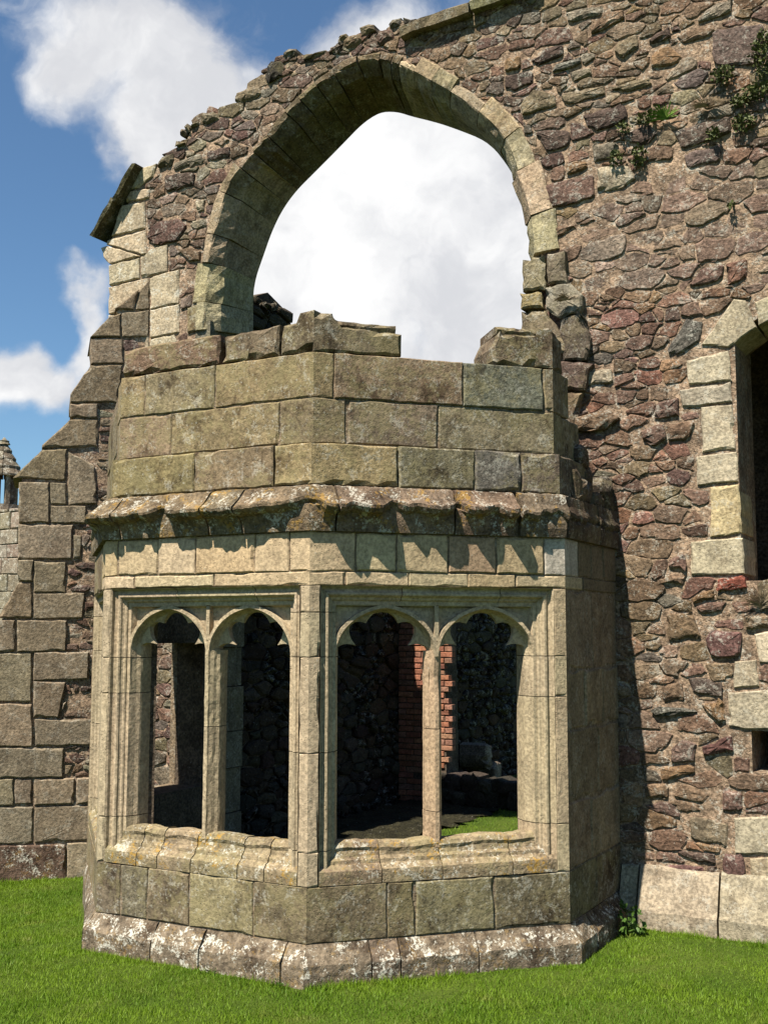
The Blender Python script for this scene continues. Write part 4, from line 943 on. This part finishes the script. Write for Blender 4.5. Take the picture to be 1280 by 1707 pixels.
    for k, (a, b) in enumerate(zip(hj[:-1], hj[1:])):
        mb = MB(); rows = []; n = 5
        for q in range(n+1):
            row = []
            for x, dd in PROF:
                aa = a+x if k == 0 else a+.002; bb = b-x if k == 2 else b-.002
                row.append(V(aa+(bb-aa)*q/n, WZ1-x+R.uniform(-.001, .001), dd))
            rows.append(row)
        loft(mb, rows, closed=False); mb.build('head_block', MAT['cream'], win, jitter_col(col, .06, R))
    # sill of worn mouldings
    SP = [(-.02, .03), (0, .4575), (.0, .505), (.004, .522), (.040, .540), (.062, .548), (.068, .566), (.095, .580), (.104, .604), (.098, .622), (.110, .642), (.135, .652), (.19, .648), (.28, .60), (.28, .46)]
    SP[0] = (.1, .4575)
    for k, (a, b) in enumerate(zip(sills[:-1], sills[1:])):
        mb = MB(); rows = []; n = max(4, int((b-a)/.03)); w0 = R.uniform(-.004, .004); ph = R.uniform(0, 6)
        for q in range(n+1):
            t_ = q/n; u = a+.003+(b-a-.006)*t_; row = []; wob = .005*math.sin(ph+t_*5)+w0
            for m_, (dd, z) in enumerate(SP):
                jx = R.uniform(-.0025, .0025) if m_ > 1 and m_ < 13 else 0
                row.append(V(u, z+jx+(wob if m_ > 7 and m_ < 14 else 0), dd+(R.uniform(-.0025, .0025)+(.5*wob if m_ > 7 else 0) if 3 < m_ < 13 else 0)))
            rows.append(row)
        loft(mb, rows); mb.build('sill_block', MAT['sill'], win, jitter_col((.34, .29, .2), .1, R), smooth=False)
    return win
uw = lambda pl, x, y: pl.uv(x, y)[0]
F0, F1 = uw(FF, 186, 988), uw(FF, 500, 976); R0_, R1_ = uw(FR, 535, 975), uw(FR, 922, 981)
zF = lambda y: FF.uv(170, y)[1]
jfl = [.456, FF.uv(165, 1360)[1], FF.uv(170, 1155)[1], FF.uv(170, 1096)[1], WZ1]; jc = [.456, .62, 1.10, 1.575, 1.80, WZ1]
jrr = [.456, .70, 1.36, 1.575, WZ1]
CW = (.475, .415, .30)
window(FF, F0, F1, 'lit front window of two cusped lights', CW, jfl, jc, [F0-.0, uw(FF, 228, 1400), uw(FF, 262, 1410), uw(FF, 318, 1415), uw(FF, 396, 1420), uw(FF, 440, 1430), F1], seed=1)
window(FR, R0_, R1_, 'canted window with a damaged pinkish mullion', CW, jc, jrr, [R0_, uw(FR, 637, 1450), uw(FR, 738, 1450), uw(FR, 855, 1450), R1_], mull_break=.78, seed=2)
window(FL, FL.L-F1, FL.L-.12, 'window in the far canted side, seen from inside', CW, jc, jc, [FL.L-F1, FL.L-.6, FL.L-.12], seed=3)
# piers beside the windows: corner stones wrap the arris
def pier(parts, col, mat='cream'):
    mb = MB()
    for pl, a, b, z0, z1, fx in parts: stone(mb, pl, lerp_poly(pl, a, b, z0, z1), d=0, back=-.10, bev=.004, rough=.0025, seg=.07, gap=.0025, fixed=fx, rnd=R_y)
    mb.build('pier_block', MAT[mat], bay, jitter_col(col, .05, R_y))
for z0, z1 in zip(jfl[:-1], jfl[1:]): pier([(FL, FL.L-.12, FL.L, z0, z1, (1,)), (FF, 0, F0, z0, z1, (3,))], CW)
for z0, z1 in zip(jc[:-1], jc[1:]): pier([(FF, F1, FF.L, z0, z1, (1,)), (FR, 0, R0_, z0, z1, (3,))], CW)
for z0, z1 in zip(jrr[:-1], jrr[1:]): pier([(FR, R1_, FR.L, z0, z1, (1,))], (.45, .39, .27))
for z0, z1 in zip(jc[:-1], jc[1:]): pier([(FL, 0, FL.L-F1, z0, z1, ())], TG)
# wall core behind the facing (closed, with the window openings left free)
def core_face(pl, a, b, holes, z0, z1, front=-.06, back=-.30, joints=True):
    if joints:
        core_face(pl, a-.05*S8 if a > .02 else a, b+.05*S8 if b < pl.L else b, holes, z0, z1, -.0075, front-.004, False)
    mb = MB()
    if holes:
        h0, h1, hz0, hz1 = holes
        for r in [(a, b, z0, hz0), (a, h0, hz0, hz1), (h1, b, hz0, hz1), (a, b, hz1, z1)]:
            prism(mb, pl, [(r[0], r[2]), (r[1], r[2]), (r[1], r[3]), (r[0], r[3])], [], front, back)
    else: prism(mb, pl, [(a, z0), (b, z0), (b, z1), (a, z1)], [], front, back)
    mb.build('wall_core' if joints else 'joint_mortar', MAT['darkmortar' if joints else 'joint'], bay)
pw = -.006
core_face(FF, .06*S8, FF.L-.06*S8, (F0+pw, F1-pw, .45, 1.94), -.2, zc[0]-.03); core_face(FR, .06*S8, FR.L-.06*S8, (R0_+pw, R1_-pw, .45, 1.94), -.2, zc[0]-.03); core_face(FL, .06*S8, FL.L-.06*S8, (FL.L-F1+pw, FL.L-.12-pw, .45, 1.94), -.2, zc[0]-.03)
core_face(FS, .03, FS.L+.05, None, -.2, zc[0]-.03); core_face(FT, .0, FT.L-.03, (TH0, TH1, .60, 1.62), -.2, zc[0]-.03)
for pl, en in ((UF, 0), (UR, 0), (UL, 0)): core_face(pl, .04, pl.L-.04, None, zc[0]-.025, zc[3]-.03, -.055, -.26)
core_face(UT, .2, UT.L-.03, None, zc[0]-.025, 3.03, -.055, -.26); core_face(US, .02, .12, None, zc[0]-.025, zc[3]-.03, -.055, -.2)

# ------------------------------------------------------------------ inside the roofless hall
hall = thing('hall_end_wall', 'dark rubble end wall of the hall seen through the bay windows', 'wall')
HP = Plane((-5.45, 7.25), (0, 1), (1, 0))
hout = [(0, -.3), (8.0, -.3), (8.0, 3.2), (3.2, 3.3), (1.35, 3.5), (1.18, 4.42), (1.0, 4.58), (.75, 4.66), (.5, 4.55), (0, 4.6)]
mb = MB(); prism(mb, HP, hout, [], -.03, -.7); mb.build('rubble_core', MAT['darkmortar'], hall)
R_h = random.Random(9)
hc = rubble_cells(0, 7.9, -.1, 4.6, lambda u, z: (.22, .11), R_h, keep=lambda u, z: inside((u, z+.03), hout))
def hvis(P):
    q = [project(HP.pt(*p)) for p in P]; cx = sum(a for a, b in q)/len(q); cy = sum(b for a, b in q)/len(q)
    return abs(area(q)) if (190 < cx < 890 and 1000 < cy < 1420) or (415 < cx < 500 and cy < 560) else 0
hc.sort(key=lambda P: -hvis(P))
mbs = MB()
for i, P in enumerate(hc):
    col = tuple(.24*v for v in jitter_col(R_h.choice([PURPLE, GREY, BROWN, SLATE, (.3, .26, .2)]), .2, R_h)); kw = dict(d=R_h.uniform(-.01, .03), back=-.1, bev=.010, rough=.007, seg=.08, pillow=.004, gap=.006, rnd=R_h, tilt=.07, fr=.005)  # palette scaled down: the hall's shade sits in the stone colour
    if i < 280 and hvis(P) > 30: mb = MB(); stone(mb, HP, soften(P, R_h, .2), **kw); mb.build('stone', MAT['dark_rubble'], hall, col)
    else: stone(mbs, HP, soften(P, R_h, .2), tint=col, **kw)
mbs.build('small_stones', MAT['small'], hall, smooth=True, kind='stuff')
# brick pier against that wall
pier_t = thing('brick_pier', 'sunlit red brick pier seen through the canted window', 'pier')
KP = Plane((-5.44, 10.4), (1, 0), (0, -1)); KW = .62
mb = MB(); prism(mb, KP, [(0, -.2), (KW-.08, -.2), (KW-.11, 2.1), (KW-.2, 2.5), (.1, 2.6), (0, 2.6)], [], -.012, -.3); mb.build('brick_core', MAT['darkmortar'], pier_t)
brick_meshes = []
for q in range(5):
    mb = MB(); R = random.Random(q+60); L = (.165, .165, .165, .08, .125)[q]
    stone(mb, Plane((0, 0), (1, 0), (0, -1)), [(0, 0), (L, 0), (L, .048), (0, .048)], d=.0, back=-.08, bev=.004, rough=.002, seg=.09, gap=.0, rnd=R, ring=False)
    brick_meshes.append((mb, L))
protos = []
for mb, L in brick_meshes:
    o = mb.build('brick', MAT['brick'], pier_t); protos.append((o, L))
used = [False]*5; z = 0.0; row = 0; R = random.Random(77)
while z < 2.45:
    u = 0.0; first = True; ends = KW-max(0, (z-1.2)*.05)-R.choice((0, .02, .05, .1))
    while u < ends-.05:
        i = 3 if (first and row % 2) else R.choice((0, 1, 2)) ; first = False
        o, L = protos[i]
        if u+L > ends: i = 4 if u+.125 <= ends+.02 else 3; o, L = protos[i]
        if R.random() < .05 and u > .1: u += L+.01; continue
        if not used[i]: b = o; used[i] = True
        else: b = o.copy(); COL.objects.link(b); b.parent = pier_t
        p = KP.pt(u, z, R.uniform(-.004, .008)); b.location = p; b.rotation_euler = (0, R.uniform(-.012, .012), R.uniform(-.03, .03))
        b.color = (*jitter_col(R.choice([(.34, .155, .105), (.37, .185, .125), (.28, .13, .095), (.33, .19, .14)]), .15, R), 1)
        u += L+.010
    z += .058; row += 1
for (o, L), us_ in zip(protos, used):
    if not us_: bpy.data.objects.remove(o)
heap = thing('rubble_heap', 'low heap of dark fallen masonry across the grass of the hall', 'rubble heap')
Rp = random.Random(14)
for i in range(16):
    x = -4.95+i*.075+Rp.uniform(-.03, .03); h = Rp.uniform(.14, .24); zz = .07 if i % 2 else .2
    boulder(Plane((x, 10.35+Rp.uniform(-.06, .06)), (1, 0), (0, -1)), 0, zz, Rp.uniform(.18, .3), h, .28, jitter_col((.06, .052, .044), .2, Rp), 'stone', heap, 'dark_rubble', seed=900+i)  # heap colour darkened too, to match the shaded interior
# fallen stones on the hall floor
for i, (x, y, w, h) in enumerate([(820, 1335, .30, .26), (805, 1300, .2, .3)]):
    r = ray(x, y+20); kk = -5.15/r[0]; P = EYEP+r*kk
    o = boulder(Plane((-5.1, P[1]), (0, 1), (1, 0)), 0, .12+.2*i, w, h, .3, (.30, .26, .22), 'fallen_stone', None, 'rubble', seed=200+i); tag(o, ['broad pale fallen stone on the grass inside the hall', 'narrow upright fallen stone against the hall wall'][i], 'stone')

# ------------------------------------------------------------------ far wall and turret at the left
def far(px, py, Y): r = ray(px, py); return EYEP+r*(Y/r[1])
bw = thing('far_wall', 'sunlit white lichened ashlar wall far behind the buttress', 'wall')
FP = Plane((0, 15.0), (1, 0), (0, -1)); R = random.Random(31)
ua, ub = FP.uv(-420, 900)[0], FP.uv(60, 900)[0]; zt_ = FP.uv(10, 848)[1]; z = -.3; k_ = 0
mb = MB(); prism(mb, FP, [(ua, -.5), (ub, -.5), (ub, zt_-.03), (ua, zt_-.03)], [], -.03, -.8); mb.build('rubble_core', MAT['mortar'], bw)
while z < zt_-.05:
    h = R.uniform(.22, .34); h = min(h, zt_-z); u = ua-R.random()*.3
    while u < ub:
        w = R.uniform(.3, .6)*(1 if u > FP.uv(-40, 900)[0] else 2); mb = MB(); stone(mb, FP, lerp_poly(FP, max(u, ua), min(u+w, ub), z, z+h), d=R.uniform(0, .015), seg=.2, bev=.012, rough=.006, rnd=R, gap=.006); mb.build('ashlar_block', MAT['back'], bw, jitter_col((.30, .27, .22), .15, R)); u += w
    z += h
tur = thing('turret', 'small turret with a conical stone slab roof behind the buttress', 'turret')
tip = far(8, 731, 15.6); bx, by = tip[0], 15.6; zb_ = far(8, 795, 15.6)[2]; z0_ = far(8, 842, 15.6)[2]
px_m = 1/F_PX*np.linalg.norm(tip-EYEP)
rows_z = np.linspace(zb_, tip[2]-.12, 5); R = random.Random(2)
for k in range(4):
    ra, rb = px_m*30*(1-k/4.6)+.02, px_m*30*(1-(k+1)/4.6)
    for s in range(8):
        a0, a1 = math.pi*2*s/8+.02, math.pi*2*(s+1)/8-.02; z0, z1 = rows_z[k], rows_z[k+1]+.02; j = R.uniform(-.02, .02)
        mb = MB(); c = lambda r, a, z: (bx+r*math.cos(a), by+r*math.sin(a), z)
        loft(mb, [[c(ra+j, a, z0), c(ra+j, a, z0+.04), c(rb, a, z1), c(rb-.1, a, z1), c(ra-.14, a, z0)] for a in (a0, (a0+a1)/2, a1)]); mb.build('roof_slab', MAT['back'], tur, jitter_col((.15, .13, .10), .15, R))
mb = MB(); loft(mb, [[(bx+r*math.cos(a), by+r*math.sin(a), zq) for a in [math.pi*2*s/10 for s in range(10)]] for r, zq in ((.12, rows_z[-1]), (.09, rows_z[-1]+.05), (.10, rows_z[-1]+.07), (.05, tip[2]-.03), (.012, tip[2]+.02))]); mb.build('finial', MAT['back'], tur, (.2, .18, .13))
rr = px_m*24
for s in range(8):
    a0, a1 = math.pi*2*s/8+.25, math.pi*2*(s+1)/8-.25
    mb = MB(); loft(mb, [[(bx+r*math.cos(a), by+r*math.sin(a), zq) for a in (a0, a1) for r in ((rr, rr-.15) if a == a0 else (rr-.15, rr))] for zq in (z0_-.4, zb_)]); mb.build('pillar', MAT['back'], tur, (.22, .19, .15))
mb = MB(); loft(mb, [[(bx+(rr+.05)*math.cos(a), by+(rr+.05)*math.sin(a), zq) for a in [math.pi*2*s/16 for s in range(16)]] for zq in (-.3, z0_)]); mb.build('turret_base', MAT['back'], tur, (.24, .21, .17))

# ------------------------------------------------------------------ plants growing on the stones
def leaf_mat(name, c1, c2):
    m = bpy.data.materials.new(name); m.use_nodes = True; t = NT(m.node_tree); b = t.n['Principled BSDF']
    pos = t.node('ShaderNodeNewGeometry').outputs['Position']
    t.put(b.inputs['Base Color'], t.mix(t.ramp(t.noise(pos, 40, 3), .35, .65), c1, c2)); b.inputs['Roughness'].default_value = .6; b.inputs['Specular IOR Level'].default_value = .25
    return m
LM = dict(tuft=leaf_mat('wall_plant', (.045, .060, .015), (.085, .095, .03)), fern=leaf_mat('fern_leaf', (.07, .14, .015), (.11, .18, .03)), dry=leaf_mat('dry_stem', (.20, .16, .11), (.28, .23, .16)), weed=leaf_mat('weed_leaf', (.035, .075, .01), (.06, .11, .02)))
def leafy(name, label, cat, centre, rx, rz, n, size, mat, seed, group=None, depth=.08, out=(0, -1, 0)):
    R = random.Random(seed); mb = MB(); out = np.array(out, float)
    for i in range(n):
        a = R.uniform(0, 2*math.pi); q = R.random()**.5
        p = np.array([centre[0]+math.cos(a)*rx*q*R.uniform(.6, 1.1), centre[1], centre[2]+math.sin(a)*rz*q])+out*R.uniform(-.01, depth)*(1.1-q)
        d = np.array([R.gauss(0, 1), R.gauss(0, 1)-.8, R.gauss(0, 1)]); d /= np.linalg.norm(d); e = np.cross(d, [R.gauss(0, 1), R.gauss(0, 1), R.gauss(0, 1)]); e /= np.linalg.norm(e)
        s = size*R.uniform(.6, 1.3); mb.add([p, p+d*s*.5+e*s*.32, p+d*s, p+d*s*.5-e*s*.32], [(0, 1, 2, 3)])
    return tag(mb.build(name, mat, None), label, cat, group)
def onwall(x, y, d=.02): u, z = WP.uv(x, y); return WP.pt(u, z, d)
G = 'small plants rooted in the great wall'
for i, (x, y, rx, rz, n, lab) in enumerate([(1066, 262, .05, .07, 150, 'small green plant on the wall left of a bare grey patch, below the fern'), (1028, 268, .05, .05, 110, 'drooping olive plant on the wall beside a pale stone'), (1078, 200, .07, .04, 130, 'low creeping plant just left of the wall fern'), (1042, 216, .05, .035, 80, 'thin olive plant on the wall near the arch, highest of the left cluster'),
                                       (1206, 128, .07, .05, 170, 'dense green plant under the large grey wall stone'), (1232, 172, .05, .035, 100, 'small plant between brown wall stones near the right edge'), (1240, 208, .07, .05, 180, 'bushy plant right of the dry grass tuft on the wall'), (1192, 226, .05, .035, 90, 'little plant hanging lowest in the right cluster on the wall'), (1272, 95, .07, .16, 360, 'tall dark ivy clump at the top right of the wall'), (1262, 155, .09, .06, 200, 'ivy clump just below the tall dark one'), (1220, 345, .02, .015, 24, 'tiny green tuft alone on the bare mortar')]):
    leafy('wall_plant', lab, 'plant', onwall(x, y), rx, rz, n, .026, LM['tuft'], 300+i, G)
def blades(name, label, cat, base, n, ln, wd, mat, seed, spread=1.0, up=.7, group=None):
    R = random.Random(seed); mb = MB()
    for i in range(n):
        a = R.uniform(-1.5, 1.5)*spread; d = np.array([math.sin(a), -.55*R.random(), up*abs(math.cos(a))+.1]); d /= np.linalg.norm(d); s = np.cross(d, (0, 1, 0)); s /= np.linalg.norm(s)+1e-9
        L = ln*R.uniform(.6, 1.1); w = wd*R.uniform(.7, 1.2); p0 = base+np.array([R.uniform(-.02, .02), 0, R.uniform(-.01, .01)]); rows = []
        pts = [p0+d*L*t+np.array([0, -.02*t, -.35*L*t*t*abs(d[0])]) for t in (0, .35, .7, 1)]
        ws = (.4, 1, .8, .05); V_ = []; F_ = []
        for p, k_ in zip(pts, ws): V_ += [p-s*w*k_/2, p+s*w*k_/2+np.array([0, .004, 0])]
        F_ = [(2*q, 2*q+1, 2*q+3, 2*q+2) for q in range(3)]; mb.add(V_, F_)
    return tag(mb.build(name, mat, None), label, cat, group)
blades('fern', 'bright green fern growing high on the wall', 'fern', onwall(1110, 200), 34, .12, .010, LM['fern'], 5, 1.0)
blades('dry_grass', 'dry grey grass tuft on the wall under the ivy', 'dry grass', onwall(1178, 178), 90, .09, .003, LM['dry'], 6, 1.3, .5)
blades('dry_grass', 'pale dry grass tuft on the ledge below the doorway', 'dry grass', onwall(1272, 1012), 90, .16, .0035, LM['dry'], 7, .9, 1.0)
blades('moss_tuft', 'yellowish grass tuft on top of the arch springing stones', 'grass tuft', IP.pt(*IP.uv(950, 500), .03), 70, .08, .004, LM['dry'], 8, 1.6, .3)
for i, (x, y, s, lab) in enumerate([(1046, 1530, 1.0, 'leafy green weeds in the corner between bay and wall'), (968, 1640, .0, '')]):
    if s: 
        P = np.array([-1.93, 6.5, .09]); leafy('corner_weed', lab, 'weed', P-np.array([0, 0, .02]), .12, .09, 170, .036, LM['weed'], 400+i, None, .14)
for i, (pl, u, lab) in enumerate([(FF, face_u(FF, 482, 1600), 'small weed at the foot of the bay corner joint'), (FF, face_u(FF, 375, 1600), 'thin weed sprouting at the foot of the front plinth')]):
    P = pl.pt(u, .0, .085); blades('plinth_weed', lab, 'weed', P, 14, .07, .006, LM['weed'], 500+i, .8, 1.0)
